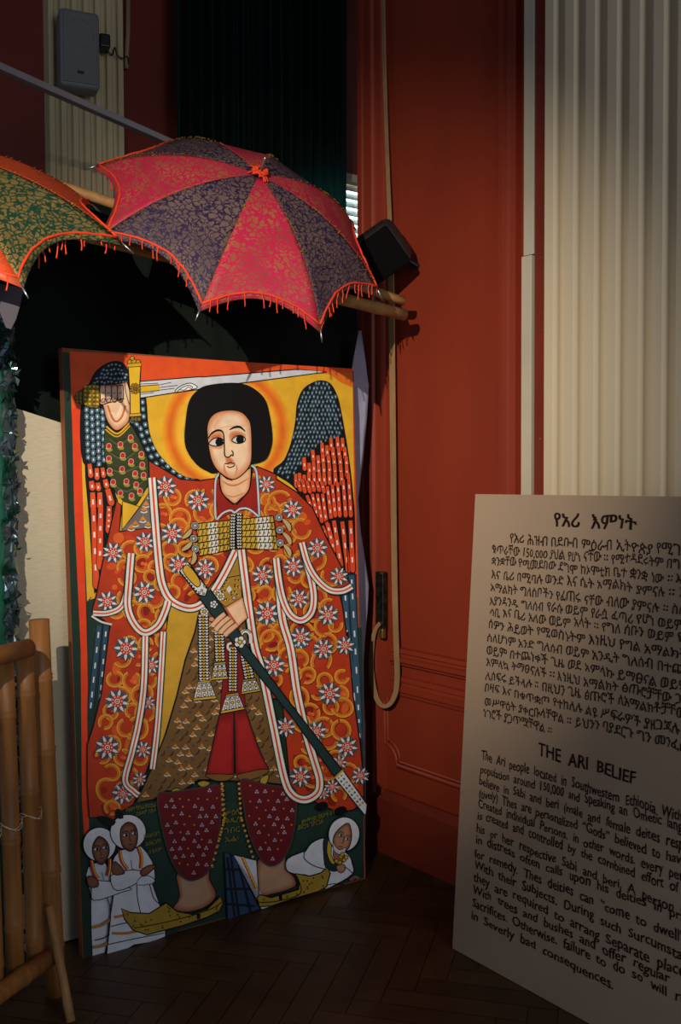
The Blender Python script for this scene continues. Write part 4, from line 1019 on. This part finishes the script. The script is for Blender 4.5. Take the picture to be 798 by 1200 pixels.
EN = [((350, 68), (657, 158), 'THE ARI BELIEF', '', 38), ((172, 80), (607, 215), 'The Ari people located in Southwestern', ' Ethiopia With a', 30), ((168, 122), (590, 243), 'population around 150,000 and Speaking', ' an Ometic language', 28),
      ((165, 158), (640, 312), 'believe in Sabi and beri (male and female', ' deites respec', 28), ((163, 195), (735, 390), '(tively) Thes are personalized “Gods” believed to', ' have', 28), ((162, 230), (655, 408), 'Created individual Persons. in other words.', ' every person', 28),
      ((160, 266), (655, 450), 'is created and controlled by the combined', ' effort of', 28), ((156, 305), (655, 507), 'his or her respective Sabi and beri. A', ' person who', 28), ((155, 343), (690, 545), 'in distress often calls upon his deities', ' in prayer', 28),
      ((150, 383), (690, 608), 'for remedy. Thes deities can “come to', ' dwell”', 28), ((150, 422), (612, 625), 'With their Subjects. During such', ' Surcumstances', 28), ((148, 462), (700, 715), 'they are required to arrang Separate', ' places', 28),
      ((145, 500), (625, 720), 'With trees and bushes and offer', ' regular', 28), ((143, 540), (680, 785), 'Sacrifices. Otherwise. failure to do so', ' will result', 28), ((140, 580), (588, 803), 'in Severly bad consequences.', '', 28)]
for a, b, pre, rest, h in EN:
    board_line(pre, rest, Z7(*a)[0], Z7(*b)[0], h * 0.98 / 2.678, 0.014 if h < 36 else 0.020, True)
LS.build('lettering', M['ink'], sign)

# ------------------------------------------------------------------ cloth and panels behind the painting
PB_ = lambda u, z, d: PO + PU * u + ZV * z + PNH * d         # frame of the painting's foot line
def ppx(px, py, d):
    q = onp(px, py, PO + PNH * d, PNH) - PO; return q.dot(PU), q.z
def folds(u, z, k, amp): return amp * (math.sin(u * 34 + k) * .6 + math.sin(u * 71 + 2 * k + z * .6) * .35)
# black-green backdrop cloth hung behind the painting
D1 = -0.275
u0, _ = ppx(-60, 500, D1); u1, _ = ppx(419, 450, D1); zt_ = ppx(300, 262, D1)[1]
mb = MB()
G = [[PB_(u0 + (u1 - u0) * i / 90, 0.01 + (zt_ - 0.01) * j / 12, D1 + folds(u0 + (u1 - u0) * i / 90, j * .2, 1.0, 0.006)) for j in range(13)] for i in range(91)]
mb.grid(G)
bd = mb.build('backdrop_cloth', M['darkcloth'], None, True, solid=0.006)
tag(bd, 'plain black-green cloth hung as a backdrop directly behind the winged painting', 'cloth')
# tall curtain on the rear wall
M['curtain'], nt, b = newmat('dark green curtain')
b.inputs['Base Color'].default_value = (0.006, 0.011, 0.010, 1); b.inputs['Roughness'].default_value = 0.95; b.inputs['Specular IOR Level'].default_value = 0.05
tr = nt.nodes.new('ShaderNodeBsdfTranslucent'); tr.inputs['Color'].default_value = (0.14, 0.40, 0.38, 1)
mx = nt.nodes.new('ShaderNodeMixShader'); mx.inputs[0].default_value = 0.52
nt.links.new(b.outputs[0], mx.inputs[1]); nt.links.new(tr.outputs[0], mx.inputs[2]); nt.links.new(mx.outputs[0], nt.nodes['Material Output'].inputs[0])
tc0, tc1 = bpx(205, 100, 0.13)[0], bpx(406, 250, 0.13)[0]
mb = MB()
G = [[B(tc0 + (tc1 - tc0) * i / 160, 0.03 + (H - 0.05) * j / 10, 0.13 + 0.020 * math.sin(i * .62 + .2 * j) + 0.012 * math.sin(i * 1.31 + 1)) for j in range(11)] for i in range(161)]
mb.grid(G); cu = mb.build('curtain', M['curtain'], None, True, solid=0.003)
tag(cu, 'full-height dark green curtain drawn across the rear window', 'curtain')
mb = MB(); mb.tube([B(tc0 - 0.1, H - 0.02, 0.13), B(tc1 + 0.05, H - 0.02, 0.13)], 0.014, 10); mb.build('curtain_rod', M['black'], cu)
# blank canvas leaning behind the painting's left side
D2 = -0.135
M['linen'] = mat('cream linen canvas', (196, 184, 156), 0.85, 0.14, 40.0, (1, 1, 8), bump=0.2, bscale=140, spec=0.1)
pts = [ppx(14, 477, D2), ppx(120, 511, D2), (ppx(120, 511, D2)[0] + .1, 0.004), (ppx(14, 800, D2)[0] - .0, 0.004)]
mb = MB(); mb.prism([PB_(u, z, D2) for u, z in pts], -PNH * 0.025)
tag(mb.build('blank_canvas', M['linen']), 'blank cream linen canvas standing behind the left edge of the painting', 'canvas')
# grey cloth edge at the painting's right side
D3 = -0.15
M['greycloth'] = mat('grey cotton cloth', (150, 150, 170), 0.9, 0.12, 20, spec=0.05)
edge = [(423, 388), (427, 420), (431, 452), (429, 490), (426, 530), (423, 560), (420.5, 585), (423, 620), (428, 655), (432, 686), (430, 715), (427, 745), (425, 777), (425.5, 815), (428, 850), (429, 900), (429, 985)]
mb = MB(); G = []
for x, y in edge:
    a, z = ppx(x, y, D3); G.append([PB_(a - (0.012 + min(0.075, max(0, y - 395) * .0016)) * (1 - k / 6), z, D3 + 0.006 * math.sin(k * 1.9 + y * .02)) for k in range(7)])
mb.grid(G); gc = mb.build('grey_cloth', M['greycloth'], None, True, solid=0.004)
tag(gc, 'grey cloth with a zigzag edge showing past the right side of the painting', 'cloth')

# ------------------------------------------------------------------ umbrellas
def brocade(name, line, blob, blob2, scale, thr=0.06, rough=0.5):
    m, nt, b = newmat(name); N, L = nt.nodes, nt.links
    tc = N.new('ShaderNodeTexCoord')
    nz = N.new('ShaderNodeTexNoise'); nz.inputs['Scale'].default_value = scale * .55; nz.inputs['Detail'].default_value = 3
    L.new(tc.outputs['UV'], nz.inputs['Vector'])
    mv = N.new('ShaderNodeMixRGB'); mv.blend_type = 'LINEAR_LIGHT'; mv.inputs[0].default_value = 0.022
    L.new(tc.outputs['UV'], mv.inputs[1]); L.new(nz.outputs['Color'], mv.inputs[2])
    vo = N.new('ShaderNodeTexVoronoi'); vo.feature = 'DISTANCE_TO_EDGE'; vo.inputs['Scale'].default_value = scale
    L.new(mv.outputs[0], vo.inputs['Vector'])
    v2 = N.new('ShaderNodeTexVoronoi'); v2.feature = 'DISTANCE_TO_EDGE'; v2.inputs['Scale'].default_value = scale * 2.3
    L.new(mv.outputs[0], v2.inputs['Vector'])
    r1 = N.new('ShaderNodeValToRGB'); r1.color_ramp.elements[0].position = thr; r1.color_ramp.elements[1].position = thr + .05
    L.new(vo.outputs['Distance'], r1.inputs[0])
    r2 = N.new('ShaderNodeValToRGB'); r2.color_ramp.elements[0].position = 0.02; r2.color_ramp.elements[1].position = 0.05
    L.new(v2.outputs['Distance'], r2.inputs[0])
    mu = N.new('ShaderNodeMath'); mu.operation = 'MULTIPLY'; L.new(r1.outputs[0], mu.inputs[0])
    ad = N.new('ShaderNodeMath'); ad.operation = 'MULTIPLY_ADD'; ad.inputs[1].default_value = 0.6; ad.inputs[2].default_value = 0.4
    L.new(r2.outputs[0], ad.inputs[0]); L.new(ad.outputs[0], mu.inputs[1])
    n3 = N.new('ShaderNodeTexNoise'); n3.inputs['Scale'].default_value = 6.0; L.new(tc.outputs['UV'], n3.inputs['Vector'])
    rr = N.new('ShaderNodeValToRGB'); rr.color_ramp.elements[0].position = .35; rr.color_ramp.elements[0].color = (*lin(blob2), 1)
    rr.color_ramp.elements[1].position = .62; rr.color_ramp.elements[1].color = (*lin(blob), 1); L.new(n3.outputs['Fac'], rr.inputs[0])
    mc = N.new('ShaderNodeMixRGB'); mc.inputs[1].default_value = (*lin(line), 1); L.new(rr.outputs[0], mc.inputs[2]); L.new(mu.outputs[0], mc.inputs[0])
    # sparse metallic specks
    v3 = N.new('ShaderNodeTexVoronoi'); v3.inputs['Scale'].default_value = 170; L.new(tc.outputs['UV'], v3.inputs['Vector'])
    lt = N.new('ShaderNodeMath'); lt.operation = 'LESS_THAN'; lt.inputs[1].default_value = 0.22; L.new(v3.outputs['Distance'], lt.inputs[0])
    sp = N.new('ShaderNodeSeparateColor'); L.new(v3.outputs['Color'], sp.inputs[0])
    gt = N.new('ShaderNodeMath'); gt.operation = 'GREATER_THAN'; gt.inputs[1].default_value = 0.985; L.new(sp.outputs[0], gt.inputs[0])
    mm = N.new('ShaderNodeMath'); mm.operation = 'MULTIPLY'; L.new(lt.outputs[0], mm.inputs[0]); L.new(gt.outputs[0], mm.inputs[1])
    m2 = N.new('ShaderNodeMixRGB'); m2.inputs[2].default_value = (0.95, 0.62, 0.2, 1); L.new(mc.outputs[0], m2.inputs[1]); L.new(mm.outputs[0], m2.inputs[0])
    L.new(m2.outputs[0], b.inputs['Base Color']); L.new(mm.outputs[0], b.inputs['Metallic'])
    b.inputs['Roughness'].default_value = rough; b.inputs['Specular IOR Level'].default_value = 0.25
    b.inputs['Sheen Weight'].default_value = 0.0
    return m
M['pink'] = brocade('pink gold brocade', (170, 32, 64), (148, 92, 56), (128, 50, 50), 48, 0.10)
M['purple'] = brocade('purple gold brocade', (38, 25, 54), (98, 80, 72), (80, 64, 62), 52, 0.06)
M['green'] = brocade('green gold brocade', (24, 58, 44), (126, 100, 52), (108, 88, 46), 48, 0.09)
M['orange'] = brocade('orange gold brocade', (196, 66, 32), (160, 82, 44), (150, 60, 34), 44, 0.12)
M['cord'] = mat('orange cord', (216, 62, 26), 0.7, 0.2, 40)
M['sequin'] = mat('gold sequins', (250, 190, 90), 0.25, 0.2, 80, metal=0.8)
M['shaftwood'] = mat('wood shaft', (120, 80, 44), 0.5, 0.3, 20)

def umbrella(label, hub, axis_el, axis_az, phase, s, R, h, mats, seed):
    rnd = random.Random(seed)
    a = V((math.cos(axis_el) * math.sin(axis_az), -math.cos(axis_el) * math.cos(axis_az), math.sin(axis_el)))
    e1 = a.cross(ZV).normalized(); e2 = a.cross(e1)
    root = thing('umbrella', label, 'umbrella', hub, 'fringed brocade umbrellas')
    rho = (R * R + h * h) / (2 * h); th1 = math.asin(min(1, R / rho))
    def rib(k, r):
        th = phase + s * k * math.pi / 4
        ang = th1 * r
        return hub - a * (rho * (1 - math.cos(ang))) + (e1 * math.cos(th) + e2 * math.sin(th)) * (rho * math.sin(ang))
    NR, NC = 18, 14
    def pan(k, u, r):
        """u across, r outward (scalloped hem, cloth a little slack between ribs)"""
        rr = r * (1 - 0.135 * 4 * u * (1 - u) * r ** 2)
        p = rib(k, rr).lerp(rib(k + 1, rr), u)
        return p - a * (0.004 * math.sin(u * math.pi) * r)
    for k in range(8):
        bm = bmesh.new(); uv = bm.loops.layers.uv.new('UVMap'); vs = {}
        for i in range(NR + 1):
            for j in range(NC + 1):
                r = 0.02 + 0.98 * i / NR; vs[i, j] = (bm.verts.new(pan(k, j / NC, r) - hub), ((j / NC - .5) * r * R * .77 + k * 1.7, r * R * 1.1))
        for i in range(NR):
            for j in range(NC):
                q = [vs[i, j], vs[i + 1, j], vs[i + 1, j + 1], vs[i, j + 1]]
                f = bm.faces.new([x[0] for x in q]); f.smooth = True
                for l, x in zip(f.loops, q): l[uv].uv = x[1]
        me = bpy.data.meshes.new('canopy_panel'); bm.to_mesh(me); bm.free(); me.materials.append(mats[k % 2])
        o = link('canopy_panel', me, root)
        o['label'] = '%s brocade panel' % (mats[k % 2].name.split()[0])
        md = o.modifiers.new('solid', 'SOLIDIFY'); md.thickness = 0.0015
        # fringed cord along the hem
        mb = MB()
        path = [pan(k, t / 20, 0.955) + a * 0.003 for t in range(21)]
        path = [q + V((rnd.uniform(-1, 1), rnd.uniform(-1, 1), rnd.uniform(-1, 1))) * 0.0015 for q in path]
        mb.tube(path, 0.0036, 7)
        nth = 14
        for t in range(nth):
            u = (t + rnd.uniform(.1, .9)) / nth
            if rnd.random() < .18: continue
            p0 = pan(k, u, 0.955) + a * 0.003; L = rnd.uniform(0.024, 0.062)
            pts = [p0]; dx, dy = rnd.uniform(-.5, .5), rnd.uniform(-.5, .5)
            for q in range(1, 5):
                pts.append(pts[-1] + V((dx * .3 + rnd.uniform(-.25, .25), dy * .3 + rnd.uniform(-.2, .2) - .12, -1)) * (L / 4))
            mb.tube(pts, [0.0021, 0.0019, 0.0018, 0.0017, 0.0021], 5)
        f = mb.build('fringed_trim', M['cord'], root, True); f['kind'] = 'stuff'
        # rib with metal tip
        mb = MB(); mb.tube([rib(k, r / 10) - a * 0.006 for r in range(1, 10)] + [rib(k, 0.985) - a * .003], 0.0022, 6)
        rb = mb.build('rib', M['metal'], root, True)
        mb = MB(); d = (rib(k, 1) - rib(k, .95)).normalized(); t0 = rib(k, .985)
        mb.tube([t0 - d * .006, t0 + d * 0.02, t0 + d * 0.036], [0.003, 0.0028, 0.0012], 8); mb.build('rib_tip', M['metal'], rb, True)
        # gold sequins along the seam, thicker towards the tip
        mb = MB()
        for q in range(60):
            r = rnd.random() ** .45; uu = rnd.gauss(0, .02 + .03 * r)
            p = (pan(k, uu, r * .95) if uu >= 0 else pan(k - 1, 1 + uu, r * .95)) + a * 0.003
            z_ = rnd.uniform(0.0014, 0.0030); mb.tube([p, p + a * 0.0008], z_, 6)
        sq = mb.build('sequins', M['sequin'], root); sq['kind'] = 'stuff'
    mb = MB(); mb.tube([hub - a * 0.01, hub + a * 0.055, hub + a * 0.062], [0.006, 0.0042, 0.003], 10); mb.build('ferrule', M['metal'], root, True)
    mb = MB()
    for lap in range(5):
        pts = []
        for t in range(25):
            g = 2 * math.pi * t / 24; rr = 0.017 + 0.008 * math.sin(5 * g + lap * 1.3) + rnd.uniform(-.002, .002)
            pts.append(hub + a * (0.004 + 0.010 * rnd.random() + .002 * lap) + e1 * (rr * math.cos(g)) + e2 * (rr * math.sin(g)))
        mb.tube(pts, 0.0034, 6)
    for t in range(9):
        g = rnd.uniform(0, 6.28); d = e1 * math.cos(g) + e2 * math.sin(g)
        mb.tube([hub + d * .015 + a * .006, hub + d * .03 + a * .012, hub + d * .042 + a * .004], 0.002, 5)
    mb.build('cord_rosette', M['cord'], root, True)
    mb = MB(); mb.tube([hub, hub - a * 0.38], 0.0055, 10); mb.build('shaft', M['metal'], root, True)
    mb = MB(); mb.tube([hub - a * 0.36, hub - a * 0.46], [0.011, 0.009], 12); mb.build('handle', M['shaftwood'], root, True)
    return root
s1_ = 3.03 / 2.82; s2_ = 2.49 / 2.3
def hubat(px, py, D): return EYE + ray(px, py) * D
umbrella('pink and purple brocade umbrella with orange fringe, open above the painting', hubat(303.4, 205.1, 3.03), 0.738, 0.52, 5.747, 1, 0.457 * s1_, 0.193 * s1_, (M['pink'], M['purple']), 3)
gu = umbrella('green and orange brocade umbrella cut off by the left edge of the photo', hubat(-118.95, 170.4, 2.49), 1.080, 0.145, 3.017, -1, 0.514 * s2_, 0.202 * s2_, (M['green'], M['orange']), 5)

# ------------------------------------------------------------------ bamboo poles that carry the umbrellas
def bamboo(mb, p0, p1, r, nodes, rnd, taper=0.0):
    p0, p1 = V(p0), V(p1); L = (p1 - p0).length; pts = []; rad = []
    ns = [(k + rnd.uniform(.3, .7)) / nodes for k in range(nodes)]
    ts = sorted(set([0.0, 1.0] + [max(0.001, min(.999, t + d / L)) for t in ns for d in (-0.012, -0.004, 0.0, 0.004, 0.012)]))
    for t in ts:
        pts.append(p0.lerp(p1, t)); b = 1.0
        for n_ in ns:
            dd = abs(t - n_) * L
            if dd < 0.0055: b = 1.10 if dd > 0.002 else 1.02
        rad.append(r * b * (1 - taper * t))
    mb.tube(pts, rad, 16)
rb = random.Random(21)
def pole(label, a, b, ext, r):
    d = (b - a); p0 = a + d * -ext[0]; p1 = b
    mb = MB(); bamboo(mb, p0, p1, r, 6, rb, 0.0)
    o = mb.build('bamboo_pole', M['bamboo_old'], None, True)
    return tag(o, label, 'pole', 'umbrella poles')
pA = pole('upper thin bamboo pole running behind both umbrellas', at(60, 214, 3.06), at(473, 353, 3.60), (0.14, 0), 0.016)
pB = pole('lower thick bamboo pole, its cut end lit in front of the red wall', at(147, 287, 3.02), at(474, 369, 3.58), (0.30, 0), 0.021)

# ------------------------------------------------------------------ bamboo fence
fz = V((-0.845, 2.84, 0)); fd = V((-0.36, -0.933, 0)).normalized(); fn = V((0.933, -0.36, 0)).normalized()
fence = thing('bamboo_fence', 'low bamboo screen of upright canes standing at the left of the painting', 'fence', fz)
def fp(s, z, d=0.0): return fz + fd * s + ZV * z + fn * d
mb = MB(); bamboo(mb, fp(0.0, 0.0) + V((.012, 0, 0)), fp(0.0, 1.092) - V((.020, 0, 0)), 0.029, 4, rb); mb.build('corner_post', M['bamboo'], fence, True)
s_ = 0.080
for k in range(9):
    mb = MB(); bamboo(mb, fp(s_, 0.10, 0.0) + V((.008, 0, 0)), fp(s_, 1.03 + rb.uniform(-.01, .01), 0.0) - V((.01, 0, 0)), 0.0245, 3, rb); mb.build('cane', M['bamboo'], fence, True)
    s_ += 0.084
mb = MB(); bamboo(mb, fp(0.135, 1.035, 0.044), fp(0.85, 1.035, 0.048), 0.026, 3, rb); mb.build('top_rail', M['bamboo'], fence, True)
mb = MB(); bamboo(mb, fp(0.066, 0.145, 0.044), fp(0.85, 0.145, 0.048), 0.026, 3, rb); mb.build('bottom_rail', M['bamboo'], fence, True)
mb = MB(); bamboo(mb, fp(0.85, 0.0, 0.0), fp(0.85, 1.09, 0.0), 0.029, 4, rb); mb.build('corner_post', M['bamboo'], fence, True)
M['twine'] = mat('pale twine', (206, 186, 150), 0.8, 0.2, 50)
mb = MB()
for z, w_ in ((0.55, 0), (0.556, 1)):
    for s0 in (0.080, 0.164, 0.248, 0.332, 0.416):
        mb.tube([fp(s0 + 0.034 * math.cos(t), z + 0.010 * math.sin(t * 2 + s0 * 9 + w_), 0.0275 * math.sin(t)) for t in [k * math.pi / 8 for k in range(17)]], 0.0013, 5)
mb.build('twine_lashing', M['twine'], fence)
a_, b_ = at(57.5, 1062, 2.775), at(88, 1222, 2.66)
k_ = (a_.z - 0.008) / (a_.z - b_.z); b_ = a_.lerp(b_, k_)
mb = MB(); bamboo(mb, a_, b_, 0.0125, 2, rb); mb.build('prop_stick', M['bamboo_old'], fence, True)

# ------------------------------------------------------------------ green panel with foil trim at the far left
FD = -0.075
M['greenpanel'] = mat('smooth green plastic', (14, 84, 62), 0.4, 0.15, 6)
M['foil'] = mat('crumpled dark green foil', (26, 84, 62), 0.14, 0.4, 26, metal=0.75, spec=0.8, col2=(120, 128, 140))
ga, gb = ppx(-70, 600, FD)[0], ppx(7, 600, FD)[0]; gz = ppx(0, 366, FD)[1]
gp = thing('foil_panel', 'green upright panel edged with crinkled shiny foil at the left edge', 'panel', PB_(gb, 0, FD))
mb = MB(); mb.box(PB_(ga, 0, FD), PU * (gb - ga), ZV * gz, -PNH * 0.03, bev=0.004); mb.build('panel', M['greenpanel'], gp)
mb = MB(); rf = random.Random(9)
g0, g1 = gb - 0.012, gb + 0.030
P_ = []
nz_ = 84
for i in range(nz_ + 1):
    z = 0.004 + (gz - 0.01) * i / nz_; row = []
    for j in range(6):
        t = j / 5
        row.append(PB_(g0 + (g1 - g0) * t + rf.uniform(-.006, .006), z + rf.uniform(-.006, .006), FD + 0.006 + 0.022 * math.sin(t * math.pi) + rf.uniform(-.013, .016)))
    P_.append(row)
mb.grid(P_)
for i in range(300):
    z = rf.uniform(0.02, gz); u = rf.uniform(g0, g1 + .002); d = FD + 0.012 + rf.uniform(0, .02)
    c = PB_(u, z, d); s_ = rf.uniform(.009, .017)
    ax = V((rf.uniform(-1, 1), rf.uniform(-1, 1), rf.uniform(-1, 1))).normalized(); ay = ax.cross(V((rf.uniform(-1, 1), .3, rf.uniform(-1, 1)))).normalized()
    v_ = [mb.bm.verts.new(c + ax * s_ * p_ + ay * s_ * q_ + ax.cross(ay) * r_ * s_) for p_, q_, r_ in ((-1, 0, 0), (0, -.6, .3), (1, 0, 0), (0, .6, .3))]
    mb.bm.faces.new(v_)
ft = mb.build('foil_trim', M['foil'], gp, False, recalc=False, solid=0.0008); ft['kind'] = 'stuff'

# grey cloth corner below the green umbrella
pts = [(-40, 352), (-40, 325), (28, 338), (23, 360), (19, 374), (13, 386), (7, 384), (0, 366)]
cz = 2.45
mb = MB(); v_ = [mb.bm.verts.new(at(x, y, cz + .0004 * x)) for x, y in pts]
for t in tessellate_polygon([[v.co for v in v_]]): mb.bm.faces.new([v_[i] for i in t])
M['corner'] = mat('dark grey cotton', (78, 74, 80), 0.9, 0.15, 20, spec=0.05)
tag(mb.build('cloth_corner', M['corner'], None, False, solid=0.004), 'pointed grey cloth corner hanging below the green umbrella', 'cloth')

# ------------------------------------------------------------------ grey rail at the upper left
r0, r1 = V((-0.97, 2.83, 2.655)), V((-0.58, 3.50, 2.655))
dR = (r1 - r0).normalized(); nR = dR.cross(ZV).normalized()
rail = thing('metal_rail', 'grey metal rail slanting across the upper left above the umbrellas', 'rail', r0 - dR * 0.9)
a_ = r0 - dR * 0.9; b_ = r1 + dR * 0.52
mb = MB(); mb.box(a_ - ZV * .010 - nR * .014, b_ - a_, nR * 0.028, ZV * 0.020, bev=0.002); M['railgrey'] = mat('dull grey metal', (112, 112, 116), 0.5, 0.15, 12)
mb.build('bar', M['railgrey'], rail)
for q in (a_ + dR * .02, b_ - dR * .02):
    mb = MB(); mb.tube([V((q.x, q.y, 0.0)), V((q.x, q.y, 2.645))], 0.011, 12); mb.build('post', M['railgrey'], rail, True)

# ------------------------------------------------------------------ loudspeakers, camera, cable, strap, latch
def rbox(mb, c, x, y, z, w_, h_, d_, bev):
    mb.box(V(c) - x * w_ / 2 - y * h_ / 2 - z * d_ / 2, x * w_, y * h_, z * d_, bev); return mb
# white one on the rear pilaster
t_, z_ = bpx(92, 62, 0.13)
yaw = V((math.cos(BA - 0.25), math.sin(BA - 0.25), 0)); yn = V((yaw.y, -yaw.x, 0))
spw = thing('loudspeaker', 'pale grey wall loudspeaker mounted on the rear fluted pilaster', 'speaker', B(t_, z_ - .15, 0.12), 'wall loudspeakers')
c = B(t_, z_, 0.125)
M['spkwhite'] = mat('pale grey plastic', (118, 118, 116), 0.55, 0.08, 10)
M['spkgrille'] = mat('pale grey grille', (108, 108, 107), 0.7, 0.15, 200)
rbox(MB(), c, yaw, ZV, yn, 0.150, 0.290, 0.10, 0.016).build('cabinet', M['spkwhite'], spw, True)
mb = MB(); rbox(mb, c + yn * .052, yaw, ZV, yn, 0.126, 0.262, 0.006, 0.0028)
mb.build('grille', M['spkgrille'], spw)
mb = MB(); cc = c + yn * .055 + ZV * .055
mb.tube([cc, cc + yn * .002], [0.052, 0.049], 32); mb.build('cone_ring', M['spkgrille'], spw)
rbox(MB(), c + yn * .056 - ZV * .092, yaw, ZV, yn, 0.024, 0.011, 0.003, 0.001).build('badge', M['black'], spw)
mb = MB(); mb.tube([B(t_, z_, 0.05), B(t_, z_, 0.09)], 0.02, 12); mb.build('bracket', M['black'], spw)
# black one tilted on the red wall
Yk = 3.66; c = at(444, 298, Yk)
vdir = (EYE - c).normalized(); nf = (vdir * 0.95 + WU * -0.12 + V((0, 0, -0.22))).normalized()
ax = nf.cross(ZV).normalized() * -1; ay = nf.cross(ax); 
ay = ay if ay.z > 0 else -ay
rot = math.radians(33); X_ = ax * math.cos(rot) + ay * math.sin(rot); Y_ = ay * math.cos(rot) - ax * math.sin(rot)
spb = thing('loudspeaker', 'black rounded loudspeaker tilted on the red wall beside the pink umbrella', 'speaker', c, 'wall loudspeakers')
M['grilleblack'] = mat('black cloth grille', (7, 7, 8), 0.9, 0.2, 60, spec=0.1)
M['spkcab'] = mat('dark grey plastic', (40, 36, 36), 0.5, 0.15, 20)
rbox(MB(), c - nf * .02, X_, Y_, nf, 0.200, 0.175, 0.13, 0.034).build('cabinet', M['spkcab'], spb, True)
rbox(MB(), c + nf * .050, X_, Y_, nf, 0.184, 0.158, 0.020, 0.009).build('grille', M['grilleblack'], spb, True)
sw_, zw_ = (c - WO).dot(WU), c.z
mb = MB(); mb.tube([c - nf * .08, c - nf * .10 - WN * 0.03, W((c - WO).dot(WU), c.z - .02, 0.01)], 0.012, 10); mb.build('wall_bracket', M['black'], spb)
# small camera with cable on the rear pilaster
t_, z_ = bpx(123, 50, 0.11)
cc = thing('security_camera', 'small black camera with a looped cable beside the pale loudspeaker', 'camera', B(t_, z_, 0.05))
rbox(MB(), B(t_, z_, 0.10), (BU + BN * .3).normalized(), ZV, (BN - BU * .3).normalized(), 0.042, 0.052, 0.07, 0.006).build('body', M['black'], cc)
mb = MB(); mb.tube([B(t_, z_, .05), B(t_, z_, .09)], .012, 10); mb.build('mount', M['black'], cc)
pth = [bpx(x, y, 0.07) for x, y in ((126, 58), (132, 64), (135, 55), (138, 64), (144, 68), (150, 66), (151, 75))]
mb = MB(); mb.tube([B(a, b, 0.065) for a, b in bez(pth, 6)], 0.0028, 6); mb.build('cable', M['black'], cc, True)
# conduit on the rear wall
pc = [bpx(x, y, 0.02) for x, y in ((151, -30), (150.5, 40), (149, 70), (149, 80))]
mb = MB(); mb.tube([B(a, b, 0.013) for a, b in pc], 0.010, 10)
cd_ = mb.build('conduit', mat('beige conduit', (150, 128, 100), 0.5, 0.1), None, True); tag(cd_, 'short beige conduit coming down the rear wall beside the camera', 'conduit')

# long flat strap down the red wall, looped over the latch
M['strap'] = mat('tan webbing', (164, 128, 86), 0.75, 0.25, 10)
sp_ = [(448.5, -30, 1.7), (450.5, 80, 1.7), (454, 190, 1.8), (457, 270, 2.2), (458.6, 340, 3.0), (459.5, 420, 3.0), (460.5, 520, 3.0), (461.5, 620, 2.9), (462.8, 700, 2.9), (464.5, 760, 2.8), (465.5, 792, 2.7), (463.5, 812, 2.6), (457, 825, 2.4), (448, 827, 2.3),
       (440.5, 816, 2.6), (436, 795, 2.6), (435, 775, 2.4), (436.5, 752, 2.2), (440, 738, 2.0), (445.5, 730, 2.0)]
sp_ = bez(sp_, 6)
mb = MB(); G = []
for i, (x, y, hw) in enumerate(sp_):
    a = sp_[max(i - 1, 0)]; b = sp_[min(i + 1, len(sp_) - 1)]
    dx, dy = b[0] - a[0], b[1] - a[1]; l = math.hypot(dx, dy); nx, ny = -dy / l, dx / l
    lo = 0.036 + (0.012 * math.sin(math.pi * (i - 60) / 54) if i > 60 else 0)
    G.append([W(*wpx(x + nx * hw, y + ny * hw, lo), lo), W(*wpx(x - nx * hw, y - ny * hw, lo), lo)])
mb.grid(G)
tag(mb.build('strap', M['strap'], None, False, solid=0.004), 'long tan webbing strap hanging down the red wall to a loop', 'strap')
# latch
s_, z_ = wpx(446, 705, 0.03)
la = thing('door_latch', 'worn dark metal latch plate on the red wall inside the strap loop', 'latch', W(s_, z_, 0.02))
z0_, z1_ = wpx(446, 738, .03)[1], wpx(446, 670, .03)[1]
sA, sB2 = wpx(441, 700, .03)[0], wpx(450, 700, .03)[0]
M['oldmetal'] = mat('worn dark metal', (70, 62, 56), 0.4, 0.5, 40, metal=0.7, col2=(30, 26, 24))
M['brass'] = mat('dull brass', (190, 150, 80), 0.35, 0.3, 50, metal=0.85)
MB().box(W(sA, z0_, 0.012), WU * (sB2 - sA), ZV * (z1_ - z0_), WN * 0.024, bev=0.003).build('plate', M['oldmetal'], la)
mb = MB(); sK, zK = wpx(446.5, 742, .045)
mb.box(W(sK - .011, zK - .02, .028), WU * .022, ZV * .036, WN * .02, bev=.003); mb.build('bolt', M['brass'], la)
for y in (672, 730):
    s2, z2 = wpx(446, y, .04)
    MB().tube([W(s2, z2, .034), W(s2, z2, .040)], .004, 10).build('screw', M['metal'], la)
